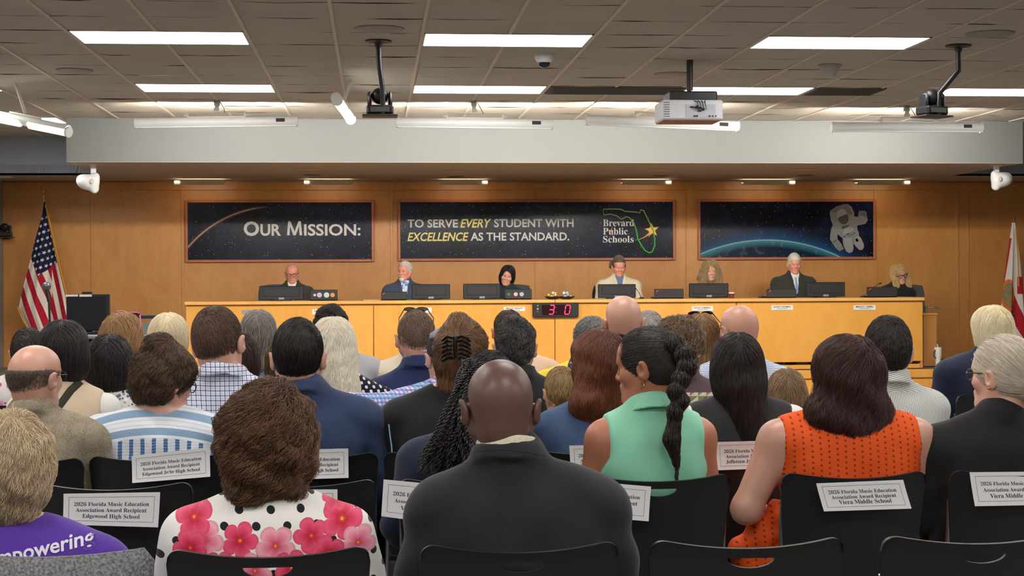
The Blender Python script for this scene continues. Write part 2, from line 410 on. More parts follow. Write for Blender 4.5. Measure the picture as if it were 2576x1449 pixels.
# ------------------------------------------------------------------ implicit surfaces
def _b(p): return p[..., 0], p[..., 1], p[..., 2]
class Field:
    def __init__(s): s.ops = []
    def ell(s, c, r, R=None, k=.02, op='u', head=None):
        c = np.array(c, float); r = np.array(r, float)
        if head is not None: c = head[0] @ c * head[2] + head[1]; r = r * head[2]; R = head[0] @ (np.array(R) if R is not None else np.eye(3))
        Rt = None if R is None else np.array(R, float).T
        def f(x, y, z):
            x, y, z = x - c[0], y - c[1], z - c[2]
            if Rt is not None: x, y, z = Rt[0, 0] * x + Rt[0, 1] * y + Rt[0, 2] * z, Rt[1, 0] * x + Rt[1, 1] * y + Rt[1, 2] * z, Rt[2, 0] * x + Rt[2, 1] * y + Rt[2, 2] * z
            a = np.sqrt((x / r[0]) ** 2 + (y / r[1]) ** 2 + (z / r[2]) ** 2) + 1e-9
            b = np.sqrt((x / r[0] ** 2) ** 2 + (y / r[1] ** 2) ** 2 + (z / r[2] ** 2) ** 2) + 1e-9
            return a * (a - 1) / b
        m = r.max(); s.ops.append((op, f, c - m, c + m, k)); return s
    def cone(s, a, b, ra, rb=None, k=.02, op='u', head=None, sy=1.0):
        rb = ra if rb is None else rb
        a = np.array(a, float); b = np.array(b, float)
        if head is not None: a = head[0] @ a * head[2] + head[1]; b = head[0] @ b * head[2] + head[1]; ra *= head[2]; rb *= head[2]
        d = b - a; L = max((d * d).sum(), 1e-9)
        def f(x, y, z):
            x, y, z = x - a[0], y - a[1], z - a[2]
            t = np.clip((x * d[0] + y * d[1] + z * d[2]) / L, 0, 1)
            return np.sqrt((x - d[0] * t) ** 2 + ((y - d[1] * t) / sy) ** 2 + (z - d[2] * t) ** 2) - (ra + (rb - ra) * t)
        m = max(ra, rb); s.ops.append((op, f, np.minimum(a, b) - m, np.maximum(a, b) + m, k)); return s
    def ring(s, c, axis, r, h, t, k=.004, sy=1.1, flare=0.0, op='u', cut=None):
        c = np.array(c, float); R = Vector(axis).to_track_quat('Z', 'Y').to_matrix() if False else None
        az = np.array(Vector(axis).normalized()); ax = np.cross([0, 1, 0], az); ax /= np.linalg.norm(ax); ay = np.cross(az, ax)
        def f(x, y, z):
            x, y, z = x - c[0], y - c[1], z - c[2]
            u = x * ax[0] + y * ax[1] + z * ax[2]; v = x * ay[0] + y * ay[1] + z * ay[2]; w = x * az[0] + y * az[1] + z * az[2]
            d = np.sqrt(u * u + (v / sy) ** 2); q = np.abs(d - (r + flare * (w + h))) - t
            e = np.abs(w) - h
            o = np.sqrt(np.maximum(q, 0) ** 2 + np.maximum(e, 0) ** 2) + np.minimum(np.maximum(q, e), 0) - .002
            if cut is not None: o = np.maximum(o, v - cut)
            return o
        m = r * 1.3 + t + h; s.ops.append((op, f, c - m, c + m, k)); return s
    def clip(s, fn):                      # keep where fn < 0
        s.ops.append(('i', fn, None, None, 0)); return s
    def disp(s, fn):
        s.ops.append(('d', fn, None, None, 0)); return s
    def at(s, p):
        x, y, z = _b(p); F = np.full(x.shape, 1e3)
        for op, f, lo, hi, k in s.ops: F = s._c(F, op, f(x, y, z), k)
        return F
    @staticmethod
    def _c(F, op, g, k):
        if op == 'u':
            if k <= 0: return np.minimum(F, g)
            h = np.clip(.5 + .5 * (F - g) / k, 0, 1); return F * (1 - h) + g * h - k * h * (1 - h)
        if op == 's':
            g = -g
            if k <= 0: return np.maximum(F, g)
            h = np.clip(.5 - .5 * (F - g) / k, 0, 1); return F * (1 - h) + g * h + k * h * (1 - h)
        if op == 'i': return np.maximum(F, g)
        return F + g
    def grad(s, p, e=.002):
        g = np.stack([s.at(p + np.array(d) * e) - s.at(p - np.array(d) * e) for d in ((1, 0, 0), (0, 1, 0), (0, 0, 1))], -1)
        return g / (np.linalg.norm(g, axis=-1, keepdims=True) + 1e-9)
    def mesh(s, xs, ys, zs):
        F = np.full((len(xs), len(ys), len(zs)), 1e3); A = (xs, ys, zs)
        for op, f, lo, hi, k in s.ops:
            if lo is None: F = s._c(F, op, f(xs[:, None, None], ys[None, :, None], zs[None, None, :]), k); continue
            pad = max(k, .0) + .035
            sl = []
            for i in range(3):
                a = max(np.searchsorted(A[i], lo[i] - pad) - 1, 0); b = min(np.searchsorted(A[i], hi[i] + pad) + 1, len(A[i])); sl.append(slice(a, b))
            if any(q.stop <= q.start for q in sl): continue
            g = f(xs[sl[0]][:, None, None], ys[sl[1]][None, :, None], zs[sl[2]][None, None, :])
            F[tuple(sl)] = s._c(F[tuple(sl)], op, g, k)
        F[0] = F[-1] = 1; F[:, 0] = F[:, -1] = 1; F[:, :, 0] = F[:, :, -1] = 1
        I = F < 0
        n = [len(a) - 1 for a in A]
        cnt = np.zeros(n, np.int8)
        for dx in (0, 1):
            for dy in (0, 1):
                for dz in (0, 1): cnt += I[dx:dx + n[0], dy:dy + n[1], dz:dz + n[2]]
        act = (cnt > 0) & (cnt < 8); idx = np.argwhere(act); ids = np.full(n, -1, np.int64); ids[act] = np.arange(len(idx))
        acc = np.zeros((len(idx), 3)); num = np.zeros(len(idx)); ii = idx.T
        cor = [(a, b, c) for a in (0, 1) for b in (0, 1) for c in (0, 1)]
        for c0 in cor:
            for ax in range(3):
                if c0[ax]: continue
                c1 = list(c0); c1[ax] = 1
                i0 = tuple(ii[q] + c0[q] for q in range(3)); i1 = tuple(ii[q] + c1[q] for q in range(3))
                f0, f1 = F[i0], F[i1]; m = (f0 < 0) != (f1 < 0)
                t = np.where(m, f0 / np.where(m, f0 - f1, 1), 0)
                p0 = np.stack([A[q][i0[q]] for q in range(3)], -1); p1 = np.stack([A[q][i1[q]] for q in range(3)], -1)
                acc += np.where(m[:, None], p0 + (p1 - p0) * t[:, None], 0); num += m
        V = acc / num[:, None]
        Q = []
        for ax in range(3):
            o1, o2 = (ax + 1) % 3, (ax + 2) % 3
            sl0 = [slice(1, -1)] * 3; sl0[ax] = slice(0, -1); sl1 = [slice(1, -1)] * 3; sl1[ax] = slice(1, None)
            a, b = I[tuple(sl0)], I[tuple(sl1)]; e = np.argwhere(a != b)
            if not len(e): continue
            off = np.array([1, 1, 1]); off[ax] = 0; c = e + off
            ins = a[tuple(e.T)]
            def cell(d1, d2):
                q = c.copy(); q[:, o1] -= d1; q[:, o2] -= d2; return ids[tuple(q.T)]
            quad = np.stack([cell(0, 0), cell(1, 0), cell(1, 1), cell(0, 1)], -1)
            quad[~ins] = quad[~ins][:, ::-1]; Q.append(quad)
        Q = np.concatenate(Q); Q = Q[(Q >= 0).all(1)]
        return V, Q
def axis(lo, hi, h, fine=()):
    pts = [lo]
    while pts[-1] < hi:
        st = h
        for a, b, f in fine:
            if a - f * 1.01 <= pts[-1] < b: st = min(st, f)
            elif pts[-1] < a < pts[-1] + st: st = max(a - pts[-1], f)
        pts.append(pts[-1] + st)
    return np.array(pts)
def np_mesh(name, V, Q, m, parent=None):
    me = bpy.data.meshes.new(name)
    me.vertices.add(len(V)); me.vertices.foreach_set('co', V.astype(np.float32).ravel())
    me.loops.add(len(Q) * 4); me.loops.foreach_set('vertex_index', Q.astype(np.int32).ravel())
    me.polygons.add(len(Q)); me.polygons.foreach_set('loop_start', np.arange(0, len(Q) * 4, 4, dtype=np.int32))
    me.update(calc_edges=True); me.validate()
    me.polygons.foreach_set('use_smooth', [True] * len(me.polygons))
    for q in (m if isinstance(m, (list, tuple)) else [m]): me.materials.append(q.m if isinstance(q, Mat) else q)
    o = bpy.data.objects.new(name, me); COL.objects.link(o)
    if parent is not None: o.parent = parent
    return o

# ------------------------------------------------------------------ person
def skin_mat(key, c, spots=.25):
    k = 'skin_' + key
    if k in MATS: return MATS[k]
    m = Mat(k, S(c), .40, spec=.5)
    a = m.noise(7, 4, .6); dark = tuple(v * .84 for v in S(c)); red = (S(c)[0] * 1.03, S(c)[1] * .90, S(c)[2] * .86)
    m.color(m.mix((a * 1.8 - .55).clamp(), red, S(c)))
    m.b.inputs['Subsurface Weight'].default_value = .12; m.b.inputs['Subsurface Scale'].default_value = .01
    m.b.inputs['Subsurface Radius'].default_value = (1, .4, .2)
    m.bump(m.noise(300, 3), .12, .002); MATS[k] = m.m; return m.m
SKIN = {'light': (224, 172, 150), 'pale': (232, 190, 168), 'pink': (208, 164, 145), 'tan': (186, 128, 100), 'dark': (100, 76, 68), 'olive': (196, 146, 118), 'red': (226, 160, 138)}
def hair_mat(key, c1, c2, tip=None, rough=.38):
    k = 'hair_' + key
    if k in MATS: return MATS[k]
    m = Mat(k, S(c1), rough, spec=.5)
    h = m.nt.nodes.new('ShaderNodeHairInfo'); r = E(m.nt, h.outputs['Random']); t = E(m.nt, h.outputs['Intercept'])
    col = m.mix((r * .75 + m.noise(30, 2) * .5 - .15).clamp(), S(c1), S(c2))
    if tip: col = m.mix((t * 1.0).pw(1.6), col, S(tip))
    m.color(col); MATS[k] = m.m
    return m.m
def hair_base(key, c1, c2):
    k = 'hairbase_' + key
    if k in MATS: return MATS[k]
    m = Mat(k, S(c1), .6, spec=.3)
    n = m.noise(60, 3, .6, (1, 1, .12)); m.color(m.mix((n * 1.6 - .4).clamp(), tuple(v * .75 for v in S(c1)), tuple((a + b) / 2 for a, b in zip(S(c1), S(c2))))); m.bump(n, .5, .006)
    MATS[k] = m.m; return m.m

def rotm(yaw=0, pitch=0, roll=0):
    return np.array(Matrix.Rotation(math.radians(yaw), 3, 'Z') @ Matrix.Rotation(math.radians(-pitch), 3, 'X') @ Matrix.Rotation(math.radians(roll), 3, 'Y'))

def head_prims(F, H, fem=False, jaw=1.0, face=True, nose=1.0, ears=True, wide=1.0):
    w = wide
    F.ell((0, -.012, .035), (.076 * w, .096, .083), k=.02, head=H)
    F.ell((0, -.045, .0), (.066 * w, .058, .07), k=.03, head=H)
    F.ell((0, .022, .045), (.064 * w, .068, .056), k=.03, head=H)
    F.ell((0, .02, -.03), (.059 * w, .066, .075), k=.03, head=H)
    F.ell((0, .055, -.085), (.026 * jaw, .032, .026), k=.03, head=H)
    for sx in (-1, 1): F.cone((sx * .056 * jaw * w, -.002, -.045), (sx * .018 * jaw, .062, -.092), .018, .018, k=.03, head=H)
    if face:
        F.cone((-.03, .079, .022), (.03, .079, .022), .011, k=.02, head=H)
        for sx in (-1, 1):
            F.ell((sx * .040, .052, -.022), (.024, .028, .024), k=.025, head=H)
            F.ell((sx * .031, .094, .003), (.015, .013, .0095), k=.014, op='s', head=H)
        F.cone((0, .083, .012), (0, .100 * 1.0, -.026), .0065 * nose, .0105 * nose, k=.012, head=H)
        for sx in (-1, 1): F.ell((sx * .0115, .090, -.031), (.008, .010, .008), k=.008, head=H)
        F.ell((0, .080, -.060), (.024, .014, .018), k=.014, head=H)
        F.ell((0, .0895, -.0545), (.021, .0065, .0052), k=.006, head=H); F.ell((0, .0875, -.066), (.018, .0075, .0062), k=.006, head=H)
        F.ell((0, .073, -.098), (.019, .017, .014), k=.018, head=H)
    if ears:
        for sx in (-1, 1):
            R = np.array(Rz(sx * -.55) @ Ry(sx * .12) @ Rx(-.18))
            F.ell((sx * .0895 * w, -.012, -.008), (.0085, .0200, .033), R=R, k=.006, head=H)
            F.ell((sx * .078 * w, .000, -.010), (.013, .013, .024), R=R, k=.008, head=H)
            F.ell((sx * .098 * w, -.004, -.004), (.0055, .0105, .018), R=R, k=.006, op='s', head=H)

def hand_prims(F, wr, d, up, side, k=.006):
    """palm, four bent fingers and a thumb leaving the side of the palm"""
    wr, d, up = Vector(wr), Vector(d).normalized(), Vector(up).normalized(); la = d.cross(up).normalized() * side
    R = np.array(Matrix((la, d, up)).transposed()); pc = wr + d * .052
    F.ell(pc, (.040, .052, .015), R=R, k=.012)
    for i, (o, L) in enumerate(((.029, .072), (.010, .080), (-.010, .074), (-.028, .058))):
        a = pc + d * .040 + la * o; b = a + d * L * .5 - up * .004 + la * o * .05; c = b + d * L * .42 - up * .022; F.cone(a, b, .0092, .0086, k=k); F.cone(b, c, .0086, .0072, k=k)
    a = pc - d * .020 + la * .030; b = a + la * .030 + d * .022 - up * .004; c = b + d * .030 + la * .006 - up * .008
    F.cone(a, b, .012, .0105, k=.01); F.cone(b, c, .0105, .0085, k=k)

CROWN = (0, -.012, .035)
def hair_volume(st, H):
    """style dict -> Field in person space"""
    F = Field(); t = st.get('t', .012); w = st.get('wide', 1.0)
    sd = st.get('side', t); F.ell(CROWN, (.076 * w + sd, .096 + t, .083 + st.get('top', t)), k=.02, head=H)
    F.ell((0, -.045, .0), ((.058 if st.get('short') else .066) * w + sd, .058 + t, .07 + t * .5), k=.03, head=H)
    for p in st.get('vol', ()):
        kind = p[0]; k = p[-1] if isinstance(p[-1], float) and kind != 'c' else .03
        if kind == 'e': F.ell(p[1], p[2], k=.035, head=H)
        elif kind == 'E': F.ell(p[1], p[2], k=.008, head=H)
        elif kind == 'c': F.cone(p[1], p[2], p[3], p[4], k=.035, head=H)
        elif kind == '-e': F.ell(p[1], p[2], k=.012, op='s', head=H)
    Ri, c, s = H[0].T, H[1], H[2]
    def loc(x, y, z):
        x, y, z = (x - c[0]) / s, (y - c[1]) / s, (z - c[2]) / s
        return Ri[0, 0] * x + Ri[0, 1] * y + Ri[0, 2] * z, Ri[1, 0] * x + Ri[1, 1] * y + Ri[1, 2] * z, Ri[2, 0] * x + Ri[2, 1] * y + Ri[2, 2] * z
    if st.get('line', True) is not None and st.get('short', False):
        z0, sl = st.get('nape', -.07), .42
        def cut(x, y, z):
            X, Y, Z = loc(x, y, z); return ((Y + .09) * sl + z0 - Z - .25 * np.maximum(np.abs(X) - .05, 0) * -1.0) * .9
        F.clip(cut)
    if 'above' in st:                     # bald top: keep only the band below this height at the back
        za = st['above']
        def cut2(x, y, z):
            X, Y, Z = loc(x, y, z); return (Z - za - .0 * Y) * .9
        F.clip(cut2)
    if st.get('face', True):
        def cutf(x, y, z):
            X, Y, Z = loc(x, y, z)
            a = np.sqrt((X / st.get('facew', .066)) ** 2 + ((Y - .10) / .075) ** 2 + ((Z + .03) / .105) ** 2)
            return -(a - 1) * .066
        F.clip(cutf)
    if 'lump' in st:
        A, fr = st['lump']
        ph = st.get('ph', 0.)
        F.disp(lambda x, y, z: A * (np.sin(fr * x + ph + 2 * np.sin(fr * .6 * z)) * np.sin(fr * .9 * z + 1.3 + ph) + .6 * np.sin(fr * 1.7 * y + fr * x * .8) * np.cos(fr * 1.3 * z + ph)))
    return F, loc

def strands(F, H, loc, V, st, n, name, material, parent, seed=1, wr=.0008):
    rg = np.random.default_rng(seed); s = H[2]
    c = H[1]; R = H[0]
    ok = np.ones(len(V), bool); X, Y, Z = loc(V[:, 0], V[:, 1], V[:, 2])
    if 'seedz' in st: ok &= Z > st['seedz']
    if 'above' in st: ok &= Z < st['above'] - .009
    ok &= Y < st.get('seedy', .085)
    Vs = V[ok]
    if len(Vs) < 10: return None
    p = Vs[rg.integers(0, len(Vs), n)] + rg.normal(0, .003, (n, 3))
    N = st.get('pts', 9); L = st.get('L', .06) * (1 + rg.uniform(-.35, .35, n)) * s; step = L / (N - 1)
    depth = rg.uniform(-.004, .006, n) * st.get('fuzz', 1.0)
    part, px0 = st.get('part', 0), st.get('px', 0)
    bias = R @ np.array(st.get('bias', (0, 0, 0)), float); K = st.get('knot')
    Kw = None if K is None else R @ np.array(K, float) * s + c
    out = np.zeros((n, N, 3)); out[:, 0] = p; cur = p.copy()
    for i in range(1, N):
        nrm = F.grad(cur)
        if Kw is not None:
            g = Kw - cur; dist = np.linalg.norm(g, axis=1, keepdims=True); g = g / (dist + 1e-6)
        else:
            X, Y, Z = loc(cur[:, 0], cur[:, 1], cur[:, 2])
            gz = st.get('grav', 1.0)
            g = np.stack([0 * X, 0 * X, -gz * np.ones(n)], -1) + bias
            if part: g = g + (R @ np.array([1., 0, 0]))[None] * (part * np.tanh((X - px0) / .02) * np.exp(-np.maximum(.09 - Z, 0) / .05))[:, None]
            if st.get('whorl') is not None:
                w = R @ np.array(st['whorl'], float) * s + c; dv = cur - w; rad = np.linalg.norm(dv, axis=1, keepdims=True)
                sw = np.cross(nrm, dv) / (rad + 1e-5); g = g * np.clip(rad / .07, 0, 1) + dv / (rad + 1e-5) * st.get('wr', 1.) + sw * st.get('ws', .7) * np.exp(-rad / .08)
            g = g / (np.linalg.norm(g, axis=1, keepdims=True) + 1e-9)
        dn = (g * nrm).sum(1, keepdims=True); tng = g - nrm * dn; tl = np.linalg.norm(tng, axis=1, keepdims=True)
        hang = (dn > .93)
        d = np.where(hang, g, tng / (tl + 1e-5))
        d = d + rg.normal(0, st.get('jit', .08), (n, 3)); d /= np.linalg.norm(d, axis=1, keepdims=True)
        nx = cur + d * step[:, None]
        f = F.at(nx); corr = np.where(hang[:, 0], 0, f - depth); corr = np.clip(corr, -.02, .02)
        nx = nx - nrm * corr[:, None] * .8
        cur = nx; out[:, i] = cur
    M = max(4, int(n * st.get('guides', .04))); cl = st.get('clump', .5)
    if cl > 0:
        gi = np.empty(n, int)
        for a in range(0, n, 2000): gi[a:a + 2000] = ((p[a:a + 2000, None] - p[None, :M]) ** 2).sum(-1).argmin(1)
        T = (np.linspace(0, 1, N) ** 1.3)[None, :, None] * cl * rg.uniform(.5, 1, (n, 1, 1))
        G = out[gi]; dd = np.linalg.norm(out[:, :1] - G[:, :1], axis=2, keepdims=True)
        out = out + (G - out) * T * np.exp(-dd / .03)
    amp = st.get('curl', 0) * s
    if amp:
        lam = st.get('lam', .04) * s; ph = (np.sin(p[:, 0] * 90) + np.sin(p[:, 2] * 70 + 2) + np.sin(p[:, 1] * 80)) * 2.2 + rg.normal(0, st.get('phj', .35), n)
        sl = np.linspace(0, 1, N)[None] * L[:, None]
        tan = np.gradient(out, axis=1); tan /= np.linalg.norm(tan, axis=2, keepdims=True) + 1e-9
        nr = F.grad(p)[:, None, :]; bi = np.cross(tan, np.broadcast_to(nr, tan.shape)); bi /= np.linalg.norm(bi, axis=2, keepdims=True) + 1e-9
        a = 2 * np.pi * sl / lam + ph[:, None]; rmp = np.clip(sl / lam, 0, 1)
        out = out + amp * rmp[..., None] * (bi * np.sin(a)[..., None] + nr * (np.cos(a)[..., None] * .7 + .3))
    hc = bpy.data.hair_curves.new(name); hc.add_curves([N] * n)
    hc.position_data.foreach_set('vector', out.astype(np.float32).ravel())
    ra = hc.attributes.get('radius') or hc.attributes.new('radius', 'FLOAT', 'POINT')
    tp = np.linspace(0, 1, N); rad = wr * (1 - .75 * tp ** 3); ra.data.foreach_set('value', np.tile(rad, n).astype(np.float32))
    hc.materials.append(material); o = bpy.data.objects.new(name, hc); COL.objects.link(o)
    if parent is not None: o.parent = parent
    return o
def raw_curves(name, paths, radius, material, parent=None):
    hc = bpy.data.hair_curves.new(name); hc.add_curves([len(q) for q in paths])
    hc.position_data.foreach_set('vector', np.concatenate([np.array(q, np.float32) for q in paths]).ravel())
    ra = hc.attributes.get('radius') or hc.attributes.new('radius', 'FLOAT', 'POINT')
    ra.data.foreach_set('value', np.concatenate([np.full(len(q), radius, np.float32) * (1 - .5 * np.linspace(0, 1, len(q)) ** 6) for q in paths]).astype(np.float32))
    hc.materials.append(material); o = bpy.data.objects.new(name, hc); COL.objects.link(o)
    if parent is not None: o.parent = parent
    return o

PEOPLE = {}
def person(key, label, px, top, Y, skin='light', hair=None, hk=None, s=1.0, wide=1.0, by=0, hy=0, hp=0, hr=0, sw=.205, drop=.335, g=1.0, bx=0.0, lean=.0,
           wear='shirt', wm=None, sleeve='long', collar=None, collar_m=None, scoop=None, pants=(40, 42, 52), seat=.46, arms=None, fem=False, jaw=None, ext=0, lo=False,
           floor=0.0, folds=1.0, res=1.0, extra=None, group=None, creases=()):
    """seated figure: body mesh (the thing) with hair, clothing, shoes as children. px/top = photo column of the head, row of the skull's top."""
    Wt = P(px, top, Y); zt = Wt.z - floor
    if hair: zt -= hair.get('top', hair.get('t', .012)) * .9
    jaw = jaw or (.92 if fem else 1.08)
    hc = np.array([bx, lean, zt - .118 * s]); R = rotm(hy, hp, hr)
    H = (R, hc, s)
    org = Vector((Wt.x, Wt.y, floor)) - Rz(math.radians(by)) @ Vector((bx, lean, 0))
    zs = zt - drop * (.6 + .4 * s); SJ = sw - .048                     # shoulder joint height and half distance
    nb = Vector((bx * .5, -.020 + lean * .5, zt - .245 * (.5 + .5 * s)))
    skm = skin_mat(skin, SKIN[skin]); nk = .051 * s * (1 if fem else 1.12) * (.8 + .2 * g)
    def torso(F, e, arms_too=True, sl='long', wide_pad=0.0):
        F.ell((0, .0, seat + .10), (.165 * g + e, .125 * g + e, .13 + e), k=.05)
        F.ell((0, .02, seat + .23), (.145 * g + e, .118 * g + e, .17), k=.06)
        zc = (zs + seat + .2) / 2 + .03
        F.ell((0, 0, zc + .04), ((SJ * .93) * (.5 + .5 * g) + e, .108 * (.5 + .5 * g) + e, (zs - seat) * .36), k=.06)
        F.cone((-SJ * .62, -.015, zs - .035), (SJ * .62, -.015, zs - .035), .078 + e, k=.05)
        F.cone((-SJ * .5, -.05, zs - .12), (SJ * .5, -.05, zs - .12), .062 + e, k=.06)
        for sx in (-1, 1):
            F.cone((sx * SJ * .9, -.008, zs + .0), (nb.x + sx * .030, nb.y, nb.z - .005), .042 + e + wide_pad, .036 + e * .4, k=.045)
        if e > 0: F.cone((nb.x, nb.y, nb.z - .07), (nb.x, nb.y, nb.z - (.010 if wear == 'shirt' else -.004)), nk * (1.12 + .06 * g) + e * .8, k=.03)
    def arm(F, e, sl='long'):
        for sx, nm in ((-1, 'L'), (1, 'R')):
            sh = Vector((sx * SJ, -.005, zs - .012)); el = Vector((sx * (sw + .012), .045, max(zs - .29, seat + .19))); wr = Vector((sx * .11, .30, seat + .155))
            if arms and nm in arms: el, wr = [Vector(q) for q in arms[nm][:2]]
            au, ae, aw = .050 * (.4 + .6 * g), .040 * (.5 + .5 * g), .027
            F.cone((sx * SJ * .85, -.008, zs - .008), sh, .052 * (.6 + .4 * g) + e, k=.04)
            if sl == 'none': continue
            if sl == 'short': F.cone(sh, sh.lerp(el, .6), au + e + .004, (au + ae) / 2 + e + .012, k=.03); continue
            F.cone(sh, el, au + e, ae + e, k=.035); F.cone(el, wr, ae + e, aw + e * 1.4, k=.025)
            if e < .004:
                d = (wr - el).normalized(); hand_prims(F, wr, (d.x * .4, .9, -.12), (0, .1, 1), -sx)
    def legs(F, e):
        for sx in (-1, 1):
            hip = (sx * .085 * g, .02, seat + .08); kn = (sx * .12, .41, seat + .055); an = (sx * .12, .34, .10)
            F.cone(hip, kn, .080 * (.4 + .6 * g) + e, .055 + e, k=.05); F.cone(kn, an, .055 + e, .036 + e * 2, k=.03)
            if e < .005: F.cone(an, (sx * .13, .46, .045), .036, .03, k=.03)
    xr = sw + .13 + ext
    hz = (hc[2] - .17 * s, hc[2] + .15 * s)
    fres = (.0048 if lo else .0036) * res
    # body
    B = Field(); torso(B, 0); arm(B, 0); legs(B, 0)
    nk = .051 * s * (1 if fem else 1.12) * (.8 + .2 * g)
    na = R @ np.array((0, -.034, -.055)) * s + hc; B.cone((nb.x, nb.y, nb.z), na, nk * 1.12, nk, k=.035)
    head_prims(B, H, fem, jaw, wide=wide)
    for cz, cw in creases: B.cone((-cw, -.082, cz), (0, -.104, cz - .004), .0045, k=.006, op='s', head=H).cone((0, -.104, cz - .004), (cw, -.082, cz), .0045, k=.006, op='s', head=H)
    xs = axis(-xr, xr, .016, ((hc[0] - .115 * s, hc[0] + .115 * s, fres * 1.15),)); ys = axis(-.24, .72, .016, ((hc[1] - .135 * s, hc[1] + .135 * s, fres * 1.15),) + (() if lo else ((.30, .46, .0065),)))
    zs_ = axis(-.02, zt + .03, .016, (hz + (fres,),) + (() if lo else ((seat + .10, seat + .20, .0065),)))
    V, Q = B.mesh(xs, ys, zs_)
    body = np_mesh('person', V, Q, skm); tag(body, label, 'person', group)
    body.location = org; body.rotation_euler = (0, 0, math.radians(by))
    # clothes
    if wear:
        C = Field(); e = {'blazer': .022, 'shirt': .013, 'tee': .010, 'sweater': .014, 'sleeveless': .010}[wear]
        torso(C, e, wide_pad=.006 if wear == 'blazer' else 0)
        arm(C, e, 'none' if sleeve == 'none' else sleeve)
        if sleeve == 'none':
            lim = SJ * .98
            C.clip(lambda x, y, z: (np.abs(x) - (lim + .35 * np.maximum(zs - .06 - z, 0) - .12 * np.maximum(z - zs + .02, 0) * 0)) * .9)
        ax_ = Vector((nb.x * .3, .22, 1))
        if wear == 'blazer': C.ring((nb.x + (hc[0] - nb.x) * .3, nb.y - .004, nb.z + .015), (0, .28, 1), nk * 1.13 + .012, .018, .007, flare=-.15, k=.012, cut=.05)
        if wear in ('shirt',) and collar != 'none': C.ring((nb.x, nb.y - .003, nb.z + .016), (0, .26, 1), nk * 1.13 + .008 + .006 * (g - 1), .026, .006, flare=-.10, k=.004, cut=.06)
        if scoop: C.ell((nb.x, nb.y - scoop[2] if len(scoop) > 2 else nb.y, nb.z + .045), (scoop[0], scoop[0] * 1.05, scoop[1]), k=.008, op='s')
        zb = seat - .02
        C.clip(lambda x, y, z: zb - z)
        a = .0042 * folds; ph = (hash(key) % 97) / 9.0 if False else sum(map(ord, key)) % 97 / 9.0
        C.disp(lambda x, y, z: a * (np.sin(26 * z + 9 * x + 3 * np.sin(11 * x + ph) + ph) * (.25 + .75 * np.clip((zs - .05 - z) / .2, 0, 1)) + .5 * np.sin(38 * x - 20 * z + ph) * np.sin(15 * z + 7 * y + ph) + .35 * np.sin(60 * z + 34 * np.abs(x) + ph) * np.clip((np.abs(x) - .12) / .06, 0, 1)))
        h = (.011 if lo else .0085) * res
        V2, Q2 = C.mesh(axis(-xr, xr, h), axis(-.26, .50, h), axis(seat - .04, zt - .1 * s, h))
        top_o = np_mesh({'blazer': 'jacket', 'shirt': 'shirt', 'tee': 'top', 'sweater': 'sweater', 'sleeveless': 'sleeveless_top'}[wear], V2, Q2, wm, body)
        if collar_m is not None:
            K = Field().ring((nb.x + (hc[0] - nb.x) * .3, nb.y - .003, nb.z + .034), (0, .26, 1), nk * 1.13 + .0060, .018, .0028, flare=-.10, k=.004, cut=.075)
            m4 = .12; V3, Q3 = K.mesh(axis(nb.x - m4, nb.x + m4, .0045), axis(nb.y - m4, nb.y + m4, .0045), axis(nb.z - .03, nb.z + .12, .0045))
            np_mesh('shirt_collar', V3, Q3, collar_m, body)
    else: top_o = None
    G_ = Field(); legs(G_, .010); G_.ell((0, .0, seat + .085), (.168 * g + .008, .128 * g + .008, .10), k=.05)
    V4, Q4 = G_.mesh(axis(-.32, .32, .018), axis(-.2, .62, .018), axis(.09, seat + .24, .018))
    np_mesh('trousers', V4, Q4, mat('trouser_%d_%d_%d' % pants, pants, .9), body)
    for sx in (-1, 1):
        sh = MB(); sh.ball((sx * .13, .41, .05), (.045, .13, .045), 12); sh.box((sx * .13, .41, .008), (.08, .25, .016), bev=.006); sh.build('shoe', mat('black_shoe', (30, 28, 28), .4), body, smooth=True)
    # hair
    ho = None
    if hair:
        st = hair; F, loc = hair_volume(st, H)
        n = int((hk[3] if hk and len(hk) > 3 else (1500 if lo else 5000)) * (1.5 if lo else 2.2))
        lo_b, hi_b = st.get('box', ((-.16, -.19, -.16), (.16, .14, .16)))
        cs = np.array([R @ np.array(q) * s + hc for q in [(a, b, c) for a in (lo_b[0], hi_b[0]) for b in (lo_b[1], hi_b[1]) for c in (lo_b[2], hi_b[2])]])
        mn, mx = cs.min(0), cs.max(0); h = (.007 if lo else .0055) * res
        V5, Q5 = F.mesh(axis(mn[0], mx[0], h), axis(mn[1], mx[1], h), axis(mn[2], mx[2], h))
        ho = np_mesh('hair', V5, Q5, hair_base(hk[0], hk[1], hk[2]), body)
        hm = hair_mat(hk[0], hk[1], hk[2], hk[4] if len(hk) > 4 else None)
        strands(F, H, loc, V5, st, n, 'hair_strands', hm, ho, seed=sum(map(ord, key)), wr=st.get('wr_', .0009 if lo else .00055))
    pr = dict(o=body, H=H, top=top_o, hair=ho, zs=zs, SJ=SJ, nb=nb, org=org, R=R, hc=hc, s=s, zt=zt)
    PEOPLE[key] = pr
    return pr
def hp3(pr, p): return Vector(pr['R'] @ np.array(p, float) * pr['s'] + pr['hc'])
